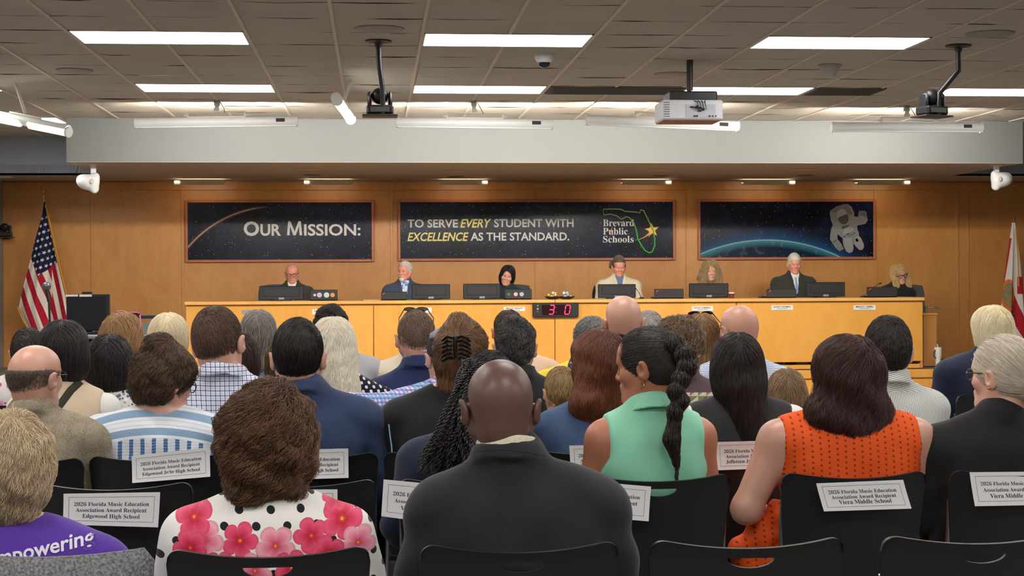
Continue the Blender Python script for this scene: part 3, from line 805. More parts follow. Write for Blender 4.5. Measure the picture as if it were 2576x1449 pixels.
def glasses(pr, col=(20, 20, 22), r=.0016, w=.026, h=.018, y=.103, z=.002, name='glasses', lens=False, tilt=0):
    mb = MB(); m = mat('frame_%d_%d_%d' % col, col, .3)
    for sx in (-1, 1):
        pts = [hp3(pr, (sx * .032 + w * math.cos(a), y - .008 * abs(sx * .032 + w * math.cos(a)) / .06, z + h * math.sin(a))) for a in [2 * math.pi * i / 16 for i in range(17)]]
        mb.tube(pts, r * pr['s'], 6)
        mb.tube([hp3(pr, (sx * (.032 + w), y - .008, z + .006)), hp3(pr, (sx * .080, .07, z + .008)), hp3(pr, (sx * .084, -.002, z + .010)), hp3(pr, (sx * .082, -.022, z - .006))], r * 1.2 * pr['s'], 6)
    mb.tube([hp3(pr, (-.007, y, z + .004)), hp3(pr, (0, y + .003, z + .007)), hp3(pr, (.007, y, z + .004))], r * pr['s'], 6)
    return mb.build(name, m, pr['o'], smooth=True)
def face_parts(pr, brow=(90, 70, 55), lip=(176, 92, 86), eye=(60, 45, 35), closed=False):
    for sx in (-1, 1):
        b = MB(); c = hp3(pr, (sx * .031, .0715, .001)); b.ball(c, .0125 * pr['s'], 12)
        fw = Vector(pr['R'] @ np.array((0, 1., 0)))
        b.ball(c + fw * .0075 * pr['s'] + Vector((0, 0, -.001)), .0065 * pr['s'], 10, mi=1)
        b.ball(c + Vector((0, 0, .0015 if closed else .0048)), .0134 * pr['s'], 12, mi=2)
        b.build('eye', [mat('eye_white', (226, 218, 208), .25), mat('iris_%d' % eye[0], eye, .2), pr['o'].data.materials[0]], pr['o'], smooth=True)
        b = MB(); b.tube([hp3(pr, (sx * x, yy, zz)) for x, yy, zz in ((.014, .0905, .0215), (.028, .090, .026), (.040, .082, .0255), (.049, .072, .020))], [.0028 * pr['s'], .0032 * pr['s'], .0026 * pr['s'], .001], 6)
        b.build('eyebrow', mat('brow_%d' % brow[0], brow, .8), pr['o'], smooth=True)
    b = MB(); Rm = Matrix(pr['R'].tolist())
    b.ball(hp3(pr, (0, .0915, -.0555)), (.0205 * pr['s'], .0055 * pr['s'], .0040 * pr['s']), 12, R=Rm); b.ball(hp3(pr, (0, .0905, -.0650)), (.017 * pr['s'], .0062 * pr['s'], .0048 * pr['s']), 12, R=Rm)
    b.build('lips', mat('lip_%d' % lip[0], lip, .4), pr['o'], smooth=True)
def on_back(pr, vs, fs, o=None, name='printed_text', m=None, off=.002, seg=.012):
    """lay flat local-XZ faces on the back of a garment"""
    import bmesh
    src = o or pr['top']
    bvh = BVHTree.FromPolygons([v.co for v in src.data.vertices], [tuple(p.vertices) for p in src.data.polygons])
    bm = bmesh.new(); bv = [bm.verts.new(v) for v in vs]
    for f in fs:
        try: bm.faces.new([bv[i] for i in f])
        except ValueError: pass
    bmesh.ops.triangulate(bm, faces=bm.faces)
    for _ in range(3):
        ed = [e for e in bm.edges if e.calc_length() > seg]
        if not ed: break
        bmesh.ops.subdivide_edges(bm, edges=ed, cuts=1); bmesh.ops.triangulate(bm, faces=bm.faces)
    for v in bm.verts:
        h = bvh.ray_cast(Vector((v.co.x, -1.0, v.co.z)), Vector((0, 1, 0)))
        v.co.y = (h[0].y if h[0] is not None else bvh.find_nearest(Vector((v.co.x, -.1, v.co.z)))[0].y) - off + v.co.y
    bmesh.ops.delete(bm, geom=[v for v in bm.verts if v.co.y > -.001 + 0 and False], context='VERTS'); me = bpy.data.meshes.new(name); bm.to_mesh(me); bm.free(); me.materials.append(m)
    ob = bpy.data.objects.new(name, me); COL.objects.link(ob); ob.parent = src
    return ob
# ------------------------------------------------------------------ fabrics
def finish(m, fold=.35, weave=900, b=.3):
    n = m.noise(9, 4, .6); w = m.noise(weave, 1); m.bump(n * fold * 3 + w * .12, b, .012); m.b.inputs['Sheen Weight'].default_value = .12; return m
def grid_cloth(name, base, lines, rot=0.0):
    """lines: (axis, period, width, offset, colour, strength)"""
    m = Mat(name, S(base), .85, spec=.2); x, y, z = m.xyz()
    u = x + y * .35; col = S(base)
    for ax, p, w, off, c, st in lines:
        q = (u if ax == 'x' else z) * (1 / p) + off
        col = m.mix(q.fract().lt(w) * st, col, S(c))
    m.color(col); return finish(m)
def dots_cloth(name, base, dot, p, r, stretch=1.0):
    m = Mat(name, S(base), .8, spec=.2); x, y, z = m.xyz()
    u = (x + y * .3) * (1 / p); v = z * (1 / p / stretch)
    def lay(a, b):
        du = (u + a).fract() - .5; dv = (v + b).fract() - .5
        return (du * du + dv * dv).lt((r / p) ** 2)
    m.color(m.mix(lay(0, 0).mx(lay(.5, .5)), S(base), S(dot))); return finish(m)
C_CHECK = grid_cloth('navy_window_check', (226, 230, 240), [('x', .0185, .16, 0, (52, 58, 120), .9), ('z', .0185, .16, .3, (52, 58, 120), .9), ('x', .0185, .07, .5, (150, 160, 200), .6), ('z', .0185, .07, .8, (150, 160, 200), .6)])
C_GING = grid_cloth('pale_blue_gingham', (226, 232, 242), [('x', .011, .45, 0, (150, 172, 210), .55), ('z', .011, .45, 0, (150, 172, 210), .55)])
C_PLAID = grid_cloth('blue_pink_plaid', (222, 220, 238), [('x', .016, .40, 0, (96, 104, 196), .65), ('z', .016, .40, 0, (96, 104, 196), .65), ('x', .048, .14, .2, (104, 190, 224), .9), ('z', .048, .14, .2, (104, 190, 224), .9), ('x', .016, .1, .6, (220, 150, 190), .6), ('z', .016, .08, .7, (30, 34, 90), .8)])
C_NAVYDOT = dots_cloth('navy_white_dots', (24, 26, 52), (236, 236, 236), .036, .0068)
C_PIN = grid_cloth('black_pinstripe', (36, 35, 38), [('x', .0055, .22, 0, (72, 72, 78), .8)])
C_NAVYSUIT = cloth('navy_suit', (44, 58, 88), (52, 66, 98)); C_CHARCOAL = cloth('charcoal_suit', (33, 34, 38), (41, 42, 46))
C_NAVYSHIRT = cloth('navy_shirt', (40, 48, 88), (46, 54, 98)); C_BLACK = cloth('black_knit', (30, 29, 31), (38, 37, 39)); C_BLACK2 = cloth('black_vest_cloth', (42, 41, 43), (50, 49, 50), weave=500)
C_DENIM = cloth('denim', (48, 70, 104), (82, 104, 138), weave=700, bump=.5); C_DENIM2 = cloth('denim_blue', (84, 112, 150), (104, 130, 164)); C_DKNAVY = cloth('dark_navy', (28, 34, 58), (38, 44, 68))
C_MINT = cloth('mint_crepe', (142, 214, 180), (150, 220, 188), rough=.6); C_PURPLE = cloth('purple_jersey', (84, 50, 152), (92, 58, 162)); C_WHITE = cloth('white_cotton', (228, 224, 216), (236, 234, 228))
C_BEIGE = cloth('beige_vest', (208, 186, 158), (216, 196, 170)); C_YELLOW = cloth('yellow_knit', (232, 208, 60), (238, 218, 80)); C_MUSTARD = cloth('mustard_top', (216, 172, 50), (196, 150, 40))
C_GREEN = dots_cloth('green_black_blouse', (30, 150, 84), (20, 30, 26), .07, .016); C_PEACH = cloth('peach_shirt', (226, 196, 172)); C_CREAM = cloth('cream_shirt', (226, 214, 190)); C_GREYK = cloth('grey_cardigan', (176, 176, 180))
C_MAROON = cloth('plum_shirt', (84, 62, 68), (92, 70, 76)); C_OLIVE = cloth('dark_olive_suit', (58, 57, 52)); C_BLUEBLZ = cloth('blue_grey_blazer', (66, 76, 100)); C_TEAL = cloth('dark_teal_top', (32, 48, 50)); C_SAND = cloth('sand_blazer', (220, 208, 180), (228, 218, 192)); C_RED = cloth('red_top', (150, 40, 50)); C_BLK = cloth('black_jacket_far', (30, 30, 32))
# tweed
m = Mat('tweed', S((150, 138, 116)), .95, spec=.1); x, y, z = m.xyz()
h = ((x * 900).sin() * (z * 760).sin() * .5 + .5); n = m.noise(260, 3)
pl = ((x * (1 / .05)).fract().lt(.3)).mx((z * (1 / .05)).fract().lt(.3))
m.color(m.mix((n * 1.4 - .2 + h * .3).clamp() * (pl * .15 + .85), S((186, 174, 150)), S((110, 99, 84)))); C_TWEED = finish(m, .3, 600, .4)
# broad blue stripes on the yoke, narrow upright ones below the gather
m = Mat('blue_stripes', S((228, 232, 238)), .85, spec=.2); x, y, z = m.xyz()
za = z + (x * x) * .8; YOKE = .885
bnd = (za * (1 / .062) + .15).fract(); b1 = bnd.gt(.60); b2 = ((za * (1 / .0155)).fract().lt(.16))
yk = m.mix((b1 * .85).mx(b2 * .35), S((232, 235, 240)), S((112, 152, 186)))
xx = x + (m.noise(20, 2) - .5) * .004
v1 = ((xx * (1 / .040)).fract().lt(.36)); v2 = ((z * (1 / .010) + m.noise(30, 2)).fract().lt(.35))
lowc = m.mix(v1, m.mix(v2 * .25, S((224, 228, 236)), S((150, 165, 190))), m.mix(v2, S((92, 136, 176)), S((70, 84, 140))))
C_STRIPE = m; m.color(m.mix(za.gt(YOKE), lowc, yk)); finish(m, .5, 300, .45)
# grey candy stripe: crosswise yoke, upright below
m = Mat('grey_candy_stripe', S((222, 222, 216)), .85, spec=.2); x, y, z = m.xyz()
sy = ((z + x.abs() * .25) * (1 / .0072)).fract().lt(.34); sv = ((x + z * .06) * (1 / .0068)).fract().lt(.34)
m.color(m.mix(m.mix(z.gt(.98), sv.v, sy.v), S((226, 227, 222)), S((104, 106, 110)))); C_CANDY = finish(m)
# white with black dots and pink petals at the lower back and sleeves
m = Mat('dots_and_orchids', S((236, 232, 228)), .7, spec=.25); x, y, z = m.xyz()
def dotlay(a, b):
    du = ((x + y * .2) * (1 / .072) + a).fract() - .5; dv = (z * (1 / .072) + b).fract() - .5
    return (du * du + dv * dv).lt((.0098 / .072) ** 2)
d = dotlay(.1, .4).mx(dotlay(.6, .9)); base = m.mix(d, S((238, 235, 230)), S((24, 22, 26)))
col = base; wig = (m.noise(22, 3) - .5) * .012
FL = [(612, 1352, 46, .2, 0), (700, 1366, 50, .9, 1), (522, 1352, 50, .5, 1), (788, 1345, 44, 1.4, 0), (864, 1310, 52, .1, 0), (492, 1300, 50, 1.9, 0), (846, 1262, 34, 2.2, 0), (486, 1372, 46, 1.1, 0), (740, 1420, 44, .3, 0), (650, 1425, 46, 1.3, 1), (560, 1420, 44, .7, 0), (905, 1370, 46, .6, 1), (476, 1256, 28, .4, 0), (830, 1390, 44, 1.7, 0)]
for fx, fy, fr, ph, kind in FL:
    dx = x - (fx - 672) * .00093; dz = z - (1.45 - (fy - 696) * .00093); r = (dx * dx + dz * dz).pw(.5); th = dz.atan2(dx)
    lobe = ((th * 2.5 + ph).cos().abs().pw(.45)) * .42 + .60; R_ = fr * .00093; f = r / (lobe * R_) + wig * (1 / R_) * .5
    c1, c2 = ((S((196, 22, 60)), S((236, 84, 120))) if kind == 0 else (S((222, 90, 124)), S((246, 168, 186))))
    pc = m.ramp(f, [(0, S((240, 190, 70))), (.10, S((214, 60, 50))), (.22, c1), (.80, c2), (1, tuple(v * .8 for v in c2))]); col = m.mix(f.lt(1.0), col, pc)
m.color(col); C_ORCHID = finish(m, .2)
# orange eyelet
m = Mat('orange_eyelet', S((236, 92, 36)), .75, spec=.2); x, y, z = m.xyz()
du = ((x + (z * 3).sin() * .004) * (1 / .026)).fract() - .5; dv = (z * (1 / .017) + (x * (1 / .026)).floor() * .5).fract() - .5
hole = (du * du * 2.4 + dv * dv).lt(.035); ring = (du * du * 2.4 + dv * dv).lt(.10)
m.color(m.mix(hole, m.mix(ring * .35, S((238, 94, 36)), S((214, 74, 26))), S((150, 44, 20)))); m.bump(ring * -1.0 + m.noise(9, 4) * 1.2 + m.noise(60, 2) * .2, .4, .01); C_ORANGE = m
# blue and yellow floral
m = Mat('small_floral', S((222, 220, 214)), .85); v = m.voro(60, 0); c = m.voro(60, 1)
m.color(m.mix(v.lt(.45), S((224, 222, 216)), m.ramp(c, [(0, S((40, 60, 110))), (.4, S((90, 120, 160))), (.6, S((200, 180, 90))), (.8, S((30, 34, 50))), (1, S((240, 240, 236)))]))); C_FLORAL = finish(m)
m = Mat('pink_floral', S((232, 220, 222)), .85); v = m.voro(26, 0); c = m.voro(26, 1)
m.color(m.mix(v.lt(.4), S((236, 230, 230)), m.ramp(c, [(0, S((200, 60, 110))), (.5, S((230, 130, 160))), (1, S((236, 226, 226)))]))); C_PINKF = finish(m)
# plum shirt with woven triangles on the lower half
m = Mat('plum_geometric', S((84, 62, 68)), .85); x, y, z = m.xyz()
a = (x * (1 / .07)).fract(); b = (z * (1 / .055)).fract(); tri = a.lt(b); a2 = (x * (1 / .035)).fract().gt((z * (1 / .0275)).fract())
m.color(m.mix(z.gt(.95), m.mix(tri, m.mix(a2, S((150, 96, 92)), S((196, 186, 178))), m.mix(a2, S((112, 120, 76)), S((90, 66, 74)))), S((86, 64, 70)))); C_GEO = finish(m)
m = Mat('aloha_blue', S((120, 160, 215)), .8); v = m.noise(30, 3); m.color(m.ramp(v, [(0, S((230, 236, 240))), (.45, S((220, 230, 240))), (.52, S((90, 140, 205))), (1, S((70, 120, 190)))])); C_ALOHA = m
# hair styles
def st_buzz(**k): return dict(dict(short=True, t=.004, L=.012, clump=.1, jit=.3, nape=-.066, guides=.2, side=.003), **k)
def st_short(**k): return dict(dict(short=True, t=.012, top=.018, L=.045, clump=.55, jit=.12, whorl=(.0, -.075, .085), nape=-.062, side=.005), **k)
def st_long(d=.2, w=.1, **k):
    v = [('e', (0, -.028, -.04), (w, .085, .10)), ('c', (0, -.05, -.05), (0, -.07, -d + .06), w * .78, w * .62)]
    return dict(dict(t=.016, top=.014, vol=v, L=.15, part=1.2, bias=(0, -.15, 0), curl=.003, lam=.09, clump=.6, box=((-.18, -.20, -d - .04), (.18, .14, .16))), **k)
# ------------------------------------------------------------------ audience, nearest row first
BK = ('black', (20, 18, 18), (50, 46, 46)); DB = ('darkbrown', (38, 28, 24), (84, 64, 52)); MB_ = ('brown', (72, 54, 44), (124, 100, 82))
person('purple', 'person with short blond hair in a purple T-shirt lettered mpowering, left edge', 22, 1035, 3.9, 'pink',
       dict(t=.026, top=.03, vol=[('e', (0, -.05, -.055), (.074, .055, .075))], L=.065, whorl=(.01, -.06, .11), curl=.005, lam=.045, clump=.75, jit=.16, lump=(.004, 45), nape=-.12, box=((-.16, -.19, -.2), (.16, .14, .17))),
       ('ashblond', (168, 140, 108), (244, 224, 188), 7000), wear='tee', wm=C_PURPLE, sw=.262, g=1.2, fem=True, hy=8, drop=.34, scoop=(.085, .045))
person('orchid', 'person with dark brown curly bob in a white top with black dots and pink orchids', 672, 965, 3.9, 'pink',
       dict(t=.032, top=.030, vol=[('e', (0, -.03, -.03), (.100, .084, .082)), ('e', (0, -.045, -.085), (.080, .062, .06))], L=.06, whorl=(.03, -.05, .11), curl=.011, lam=.045, clump=.85, jit=.2, lump=(.008, 42), phj=.25, fuzz=1.6, guides=.05, box=((-.18, -.20, -.2), (.18, .14, .18))),
       ('curlybrown', (46, 32, 26), (112, 78, 54), 11000, (134, 96, 62)), wear='tee', wm=C_ORCHID, sw=.232, g=1.3, fem=True, hy=-3, drop=.335, scoop=(.105, .052))
person('charcoal', 'person with a shaved head in a charcoal suit, largest figure in the middle', 1258, 905, 3.9, 'dark', None, None, wear='blazer', wm=C_CHARCOAL, sw=.238, g=1.2, s=1.01, drop=.355, folds=1.6, bx=-.042, hp=6,
       collar_m=cloth('pale_check_collar', (224, 218, 190), (190, 186, 160), weave=250))
person('braids', 'person with long black rope twists over the left shoulder of a dark navy jacket', 1232, 886, 5.1, 'dark',
       dict(t=.012, top=.014, L=.10, bias=(-.9, -.4, 0), clump=.9, curl=.003, lam=.012, box=((-.16, -.19, -.16), (.16, .14, .17))), ('twist', (16, 14, 14), (44, 40, 40), 2500), wear='blazer', wm=C_DKNAVY, sw=.21, fem=True, hy=-20, bx=.06)
person('mint', 'person in mint green sleeveless top with long dark braid, face in profile', 1628, 824, 5.1, 'tan',
       dict(t=.009, top=.010, knot=(0.0, -.118, .050), L=.13, clump=.35, jit=.03, seedy=.07, face=True, fuzz=.7, vol=[('e', (0, -.095, .05), (.03, .026, .03))]), ('sleek', (24, 18, 18), (74, 60, 54), 9000), wear='sleeveless', sleeve='none', wm=C_MINT, sw=.205, g=1.05, fem=True, hy=58, hp=6, by=6, drop=.335, bx=-.01)
person('orange', 'person in an orange eyelet sleeveless top with wavy dark auburn hair past the shoulders', 2128, 842, 5.1, 'pink',
       dict(t=.020, top=.016, vol=[('e', (0, -.03, -.04), (.106, .088, .10)), ('e', (-.01, -.045, -.125), (.142, .072, .085)), ('e', (.01, -.05, -.175), (.115, .055, .055))], L=.17, part=1.3, px=.02, bias=(0, -.2, 0), curl=.011, lam=.12, clump=.75, jit=.06, lump=(.006, 30), guides=.03, box=((-.20, -.20, -.28), (.20, .14, .16))),
       ('auburn', (40, 22, 24), (100, 62, 56), 11000), wear='sleeveless', sleeve='none', wm=C_ORANGE, sw=.275, g=1.35, fem=True, hy=8, drop=.315, arms={'L': [(-.335, -.02, .70), (-.16, .26, .62)], 'R': [(.30, .03, .68), (.15, .30, .60)]}, ext=.05, pants=(226, 84, 34))
person('blackknit', 'person in a black knit top, grey-blond low bun, right edge', 2520, 845, 5.1, 'pale',
       dict(t=.010, top=.014, knot=(0.0, -.13, -.035), L=.15, clump=.4, jit=.03, seedy=.075, vol=[('e', (0, -.10, -.035), (.03, .03, .03)), ('e', (0, -.142, -.04), (.038, .034, .040))]), ('greyblond', (166, 150, 130), (250, 240, 222), 9000), wear='sweater', wm=C_BLACK, sw=.24, g=1.2, fem=True, hy=38, drop=.345, bx=.03)
# third row
person('tweed', 'balding person in a brown tweed jacket, far left of the third row', 90, 866, 5.75, 'pink',
       st_buzz(t=.004, above=.034, L=.009), ('greybrown', (92, 78, 70), (140, 124, 112), 5000), wear='blazer', wm=C_TWEED, sw=.235, g=1.15, s=.97, hy=-22, by=-8, bx=.01, folds=1.2)
person('stripes', 'person with messy brown updo in a blue and white striped blouse', 415, 868, 5.9, 'pink',
       dict(t=.020, top=.020, knot=(.015, -.055, .13), L=.10, clump=.7, jit=.14, curl=.007, lam=.05, vol=[('e', (0.0, -.06, .125), (.05, .05, .04)), ('e', (0, -.05, -.04), (.078, .06, .055))], lump=(.006, 44), fuzz=1.6, box=((-.16, -.19, -.18), (.16, .14, .22))),
       ('updo', (52, 38, 30), (120, 90, 66), 8000), wear='tee', wm=C_STRIPE, sw=.255, g=1.35, fem=True, hy=-52, hp=14, drop=.30, bx=.03, folds=1.5, scoop=(.075, .03))
person('navysuit', 'person with slick black hair in a navy blue suit, third row', 750, 803, 5.9, 'pink',
       st_short(t=.008, top=.020, side=.006, L=.05, whorl=(.055, -.06, .08), ws=1.2, clump=.3, jit=.05, nape=-.07), ('slick', (22, 19, 19), (60, 54, 52), 8000), wear='blazer', wm=C_NAVYSUIT, sw=.246, g=1.1, s=1.06, bx=-.035, by=-4, folds=1.4)
person('claw', 'person in black with brown hair gathered in a black claw clip, third row', 1160, 806, 5.9, 'pale',
       dict(t=.014, top=.012, knot=(-.0, -.10, .06), L=.10, clump=.6, jit=.08, curl=.004, lam=.06, vol=[('e', (0, -.05, .115), (.035, .04, .035)), ('e', (0, -.05, -.05), (.076, .055, .075)), ('e', (-.02, -.06, -.11), (.045, .04, .04))], lump=(.004, 40), fuzz=1.5, box=((-.16, -.19, -.2), (.16, .14, .2))),
       ('clawbrown', (84, 58, 42), (170, 126, 88), 8000), wear='sweater', wm=C_BLACK, sw=.215, fem=True, hy=-12, bx=.06, scoop=(.085, .05))
person('denim', 'person in a denim shirt with long red-brown hair half clipped up', 1503, 830, 5.9, 'pink',
       dict(t=.018, top=.016, vol=[('e', (0, -.03, -.04), (.10, .085, .10)), ('e', (-.03, -.045, -.13), (.115, .066, .08))], L=.15, part=.9, bias=(0, -.35, 0), curl=.005, lam=.09, clump=.65, jit=.07, lump=(.004, 36), box=((-.20, -.20, -.27), (.18, .14, .16))),
       ('redbrown', (62, 30, 24), (128, 78, 58), 8000, (150, 84, 52)), wear='shirt', collar='none', wm=C_DENIM, sw=.22, g=1.05, fem=True, hy=22, drop=.345, by=5)
person('blackvest', 'person with very long straight black hair, black vest over a white blouse', 1853, 838, 5.9, 'olive',
       dict(t=.014, top=.012, vol=[('e', (0, -.03, -.04), (.096, .085, .10)), ('c', (.01, -.055, -.08), (.045, -.085, -.26), .085, .058)], L=.20, part=1.2, bias=(0, -.15, 0), curl=.002, lam=.1, clump=.55, jit=.03, box=((-.18, -.21, -.36), (.20, .14, .16))),
       ('longblack', (24, 18, 20), (60, 48, 50), 9000), wear='sleeveless', sleeve='none', wm=C_BLACK2, sw=.238, fem=True, hy=-5, bx=-.012, drop=.315)
person('candy', 'person in a grey and white candy striped shirt with short dark hair', 2232, 797, 6.4, 'pink',
       st_short(t=.015, top=.020, L=.04, clump=.6, curl=.003, lam=.03, nape=-.075), ('darkshort', (34, 28, 26), (78, 66, 60), 7000), wm=C_CANDY, sw=.23, s=1.08, g=1.05, hy=-6, bx=-.0)
# fourth row
person('beigevest', 'person with a black bob in a beige vest crossed by a dark strap', 160, 806, 6.9, 'olive',
       dict(t=.022, top=.016, vol=[('e', (0, -.02, -.05), (.108, .092, .095))], L=.11, part=1.0, bias=(0, -.1, 0), clump=.4, jit=.03, box=((-.17, -.19, -.2), (.17, .14, .16))), ('blackbob', (22, 19, 20), (66, 58, 58), 5000), wear='sleeveless', sleeve='none', wm=C_BEIGE, sw=.215, fem=True, lo=True, drop=.35)
person('windowcheck', 'tall person in a white shirt with navy window check, brown crew cut', 550, 772, 6.4, 'pink',
       st_buzz(t=.006, top=.016, side=.004, L=.022, whorl=(.0, -.07, .09), clump=.3, nape=-.06), ('crewcut', (80, 60, 48), (128, 100, 82), 7000), wm=C_CHECK, sw=.285, g=1.35, s=1.12, hr=-6, hy=-8, by=-8, bx=-.045, drop=.35, folds=1.4, collar=None)
person('whiteblond', 'person with very long wavy platinum blond hair and a navy dotted top', 838, 798, 7.1, 'light',
       dict(t=.014, top=.012, vol=[('e', (0, -.03, -.04), (.095, .085, .10)), ('c', (.01, -.055, -.08), (.05, -.085, -.22), .085, .07)], L=.17, part=.8, bias=(.1, -.2, 0), curl=.005, lam=.06, clump=.7, jit=.06, box=((-.18, -.21, -.32), (.22, .14, .16))),
       ('platinum', (236, 220, 190), (255, 250, 238), 6000), wear='tee', wm=C_NAVYDOT, sw=.215, g=1.1, fem=True, lo=True, bx=-.05, drop=.36)
person('navyshirt', 'person with cropped light brown hair in a navy dress shirt', 1047, 784, 7.2, 'pink',
       st_buzz(t=.004, L=.010, nape=-.07), ('cropped', (104, 82, 68), (146, 122, 104), 4000), wm=C_NAVYSHIRT, sw=.235, g=1.15, s=1.0, lo=True, drop=.355, bx=-.02, hy=2)
person('cap', 'person in a cap and blue plaid shirt, arm stretched over the next chair', 1124, 828, 6.75, 'pink',
       st_buzz(t=.004, L=.012), ('capbrown', (70, 54, 44), (110, 90, 74), 2000), wm=C_PLAID, sw=.235, g=1.1, lo=True, arms={'L': [(-.44, -.04, .915), (-.66, .10, .86)], 'R': [(.27, .05, .72), (.12, .3, .62)]}, ext=.32, folds=1.5, drop=.31, hy=15)
person('pinstripe', 'person in a black pinstriped shirt with wavy grey-flecked dark hair', 1295, 797, 7.2, 'pink',
       st_short(t=.014, top=.022, L=.04, curl=.006, lam=.03, clump=.7, lump=(.004, 50), nape=-.085), ('saltpepper', (36, 32, 32), (104, 98, 96), 4500), wm=C_PIN, sw=.225, s=1.04, lo=True, hy=-4, bx=-.02)
person('boy', 'small child with short blond hair between two adults', 1411, 922, 6.9, 'light',
       st_short(t=.010, top=.014, L=.04, whorl=(.02, -.07, .08), clump=.5, nape=-.06), ('boyblond', (128, 98, 62), (200, 168, 116), 4500), wm=cloth('child_grey_shirt', (70, 80, 100)), sw=.14, g=.8, s=.84, seat=.44, drop=.29, lo=True, hy=6)
person('plumshirt', 'person with curly light brown hair in a plum shirt with woven triangles', 1713, 798, 6.9, 'pink',
       dict(short=True, t=.020, top=.026, L=.045, whorl=(.0, -.06, .1), curl=.010, lam=.035, clump=.8, jit=.2, lump=(.006, 48), nape=-.095, fuzz=1.6), ('curllight', (84, 64, 50), (160, 132, 104), 5500), wm=C_GEO, sw=.225, lo=True, hy=-30, by=-10)
person('girl', 'child with long straight light brown hair', 1978, 928, 6.7, 'light',
       dict(st_long(.21, .088), t=.010), ('girlbrown', (100, 76, 54), (172, 140, 104), 4000), wear='tee', wm=C_WHITE, sw=.15, g=.8, s=.9, fem=True, seat=.44, drop=.30, lo=True, hy=-8)
# fifth row
person('floral', 'person with a thick dark bob in a small blue floral blouse', 276, 842, 7.2, 'olive',
       dict(t=.020, top=.016, vol=[('e', (0, -.02, -.05), (.100, .09, .095))], L=.10, part=.9, clump=.5, jit=.06, curl=.002, lam=.06, box=((-.17, -.19, -.2), (.17, .14, .16))), ('darkbob', (26, 22, 24), (62, 54, 56), 4500), wear='tee', wm=C_FLORAL, sw=.20, fem=True, lo=True, bx=-.03, drop=.345)
person('mustard', 'person with caramel hair and pink sunglasses pushed up, yellow top', 307, 786, 7.9, 'light',
       dict(st_long(.22, .095), part=.8, px=-.03, curl=.005, lam=.07), ('caramel', (134, 96, 58), (206, 164, 110), 4500), wear='tee', wm=C_MUSTARD, sw=.205, fem=True, lo=True, bx=-.04, hr=6, hy=-14)
person('darklong', 'person with dark auburn hair seen between a checked shirt and a navy suit', 604, 838, 7.9, 'light', dict(st_long(.22, .09)), ('darkauburn', (46, 28, 26), (84, 56, 50), 3000), wear='tee', wm=C_MAROON, sw=.20, fem=True, lo=True)
person('green', 'person in a green blouse with black spots, mostly hidden behind the navy suit', 722, 852, 7.4, 'light', dict(st_long(.16, .085)), ('greenhair', (70, 46, 34), (110, 80, 60), 2500), wear='tee', wm=C_GREEN, sw=.25, g=1.1, fem=True, lo=True, bx=.02, drop=.32)
person('baldred', 'large person with a shaved head and black collar, nape folded, in front of the timer', 1567, 743, 8.2, 'pink', None, None, wm=C_BLACK, sw=.25, g=1.35, s=1.17, lo=True, res=.8, hp=-12, drop=.33, creases=[(-.035, .050), (-.048, .056), (-.064, .058)])
person('baldglasses', 'person with a bald head and thin glasses in a pale blue gingham shirt', 1858, 768, 8.2, 'pink', None, None, wm=C_GING, sw=.265, g=1.35, s=1.10, lo=True, res=.8, hy=22, drop=.37)
# sixth row
person('pinkfloral', 'person with short black hair in a pink floral top, far left of the front row', 72, 826, 8.4, 'olive', st_short(t=.016, L=.04), ('darkshort', (34, 28, 26), (78, 66, 60), 2500), wear='tee', wm=C_PINKF, sw=.225, fem=True, lo=True, bx=.06)
person('blondbob', 'person with a short pale blond bob near the lectern', 424, 788, 8.7, 'light',
       dict(t=.026, top=.022, vol=[('e', (0, -.02, -.035), (.096, .084, .075))], L=.08, part=.6, clump=.5, jit=.08, box=((-.17, -.19, -.18), (.17, .14, .17))), ('paleblond', (230, 208, 168), (255, 246, 222), 3500), wear='tee', wm=C_WHITE, sw=.20, fem=True, lo=True)
person('greylong', 'person with long straight grey hair in a blue denim jacket', 650, 780, 8.9, 'light', dict(st_long(.22, .095), curl=.002), ('greylong', (104, 98, 92), (172, 166, 158), 4000), wear='shirt', collar='none', wm=C_DENIM2, sw=.205, fem=True, lo=True)
person('cardigan', 'person with black braided hair pinned up in a light grey cardigan', 832, 770, 9.0, 'tan', dict(t=.014, top=.020, knot=(-.01, -.06, .12), L=.07, curl=.006, lam=.03, clump=.9, vol=[('e', (-.01, -.03, .10), (.05, .05, .03))], lump=(.004, 60)), ('braidup', (26, 22, 22), (60, 52, 50), 3000), wear='sweater', wm=C_GREYK, sw=.21, g=1.1, fem=True, lo=True, bx=-.06)
person('sunglasseson', 'person with checkered sunglasses on top of short brown hair, cream shirt', 1046, 778, 9.0, 'light', st_short(t=.010, L=.03), ('frontbrown', (88, 66, 52), (130, 104, 84), 2500), wear='tee', wm=C_CREAM, sw=.235, g=1.1, lo=True)
person('peach', 'person with dark cropped hair in a peach shirt behind the pinstripe shirt', 1279, 780, 9.0, 'tan', st_buzz(t=.006, L=.012), ('peachhair', (60, 42, 34), (90, 68, 56), 2500), wear='tee', wm=C_PEACH, sw=.24, g=1.1, lo=True, bx=-.04)
person('yellow', 'person with curly grey hair in a yellow shirt and black vest', 1488, 799, 8.8, 'tan', dict(short=True, t=.018, top=.018, L=.035, curl=.010, lam=.03, clump=.8, jit=.2, whorl=(0, -.06, .1), nape=-.09), ('curlygrey', (84, 84, 84), (170, 172, 172), 3500), wear='tee', wm=C_YELLOW, sw=.235, g=1.1, fem=True, lo=True, bx=.07)
person('grey', 'person with short silver hair beside the large shaved head', 1632, 782, 9.2, 'light', st_short(t=.014, L=.03), ('silver', (140, 136, 130), (206, 202, 196), 3000), wear='tee', wm=C_WHITE, sw=.21, lo=True)
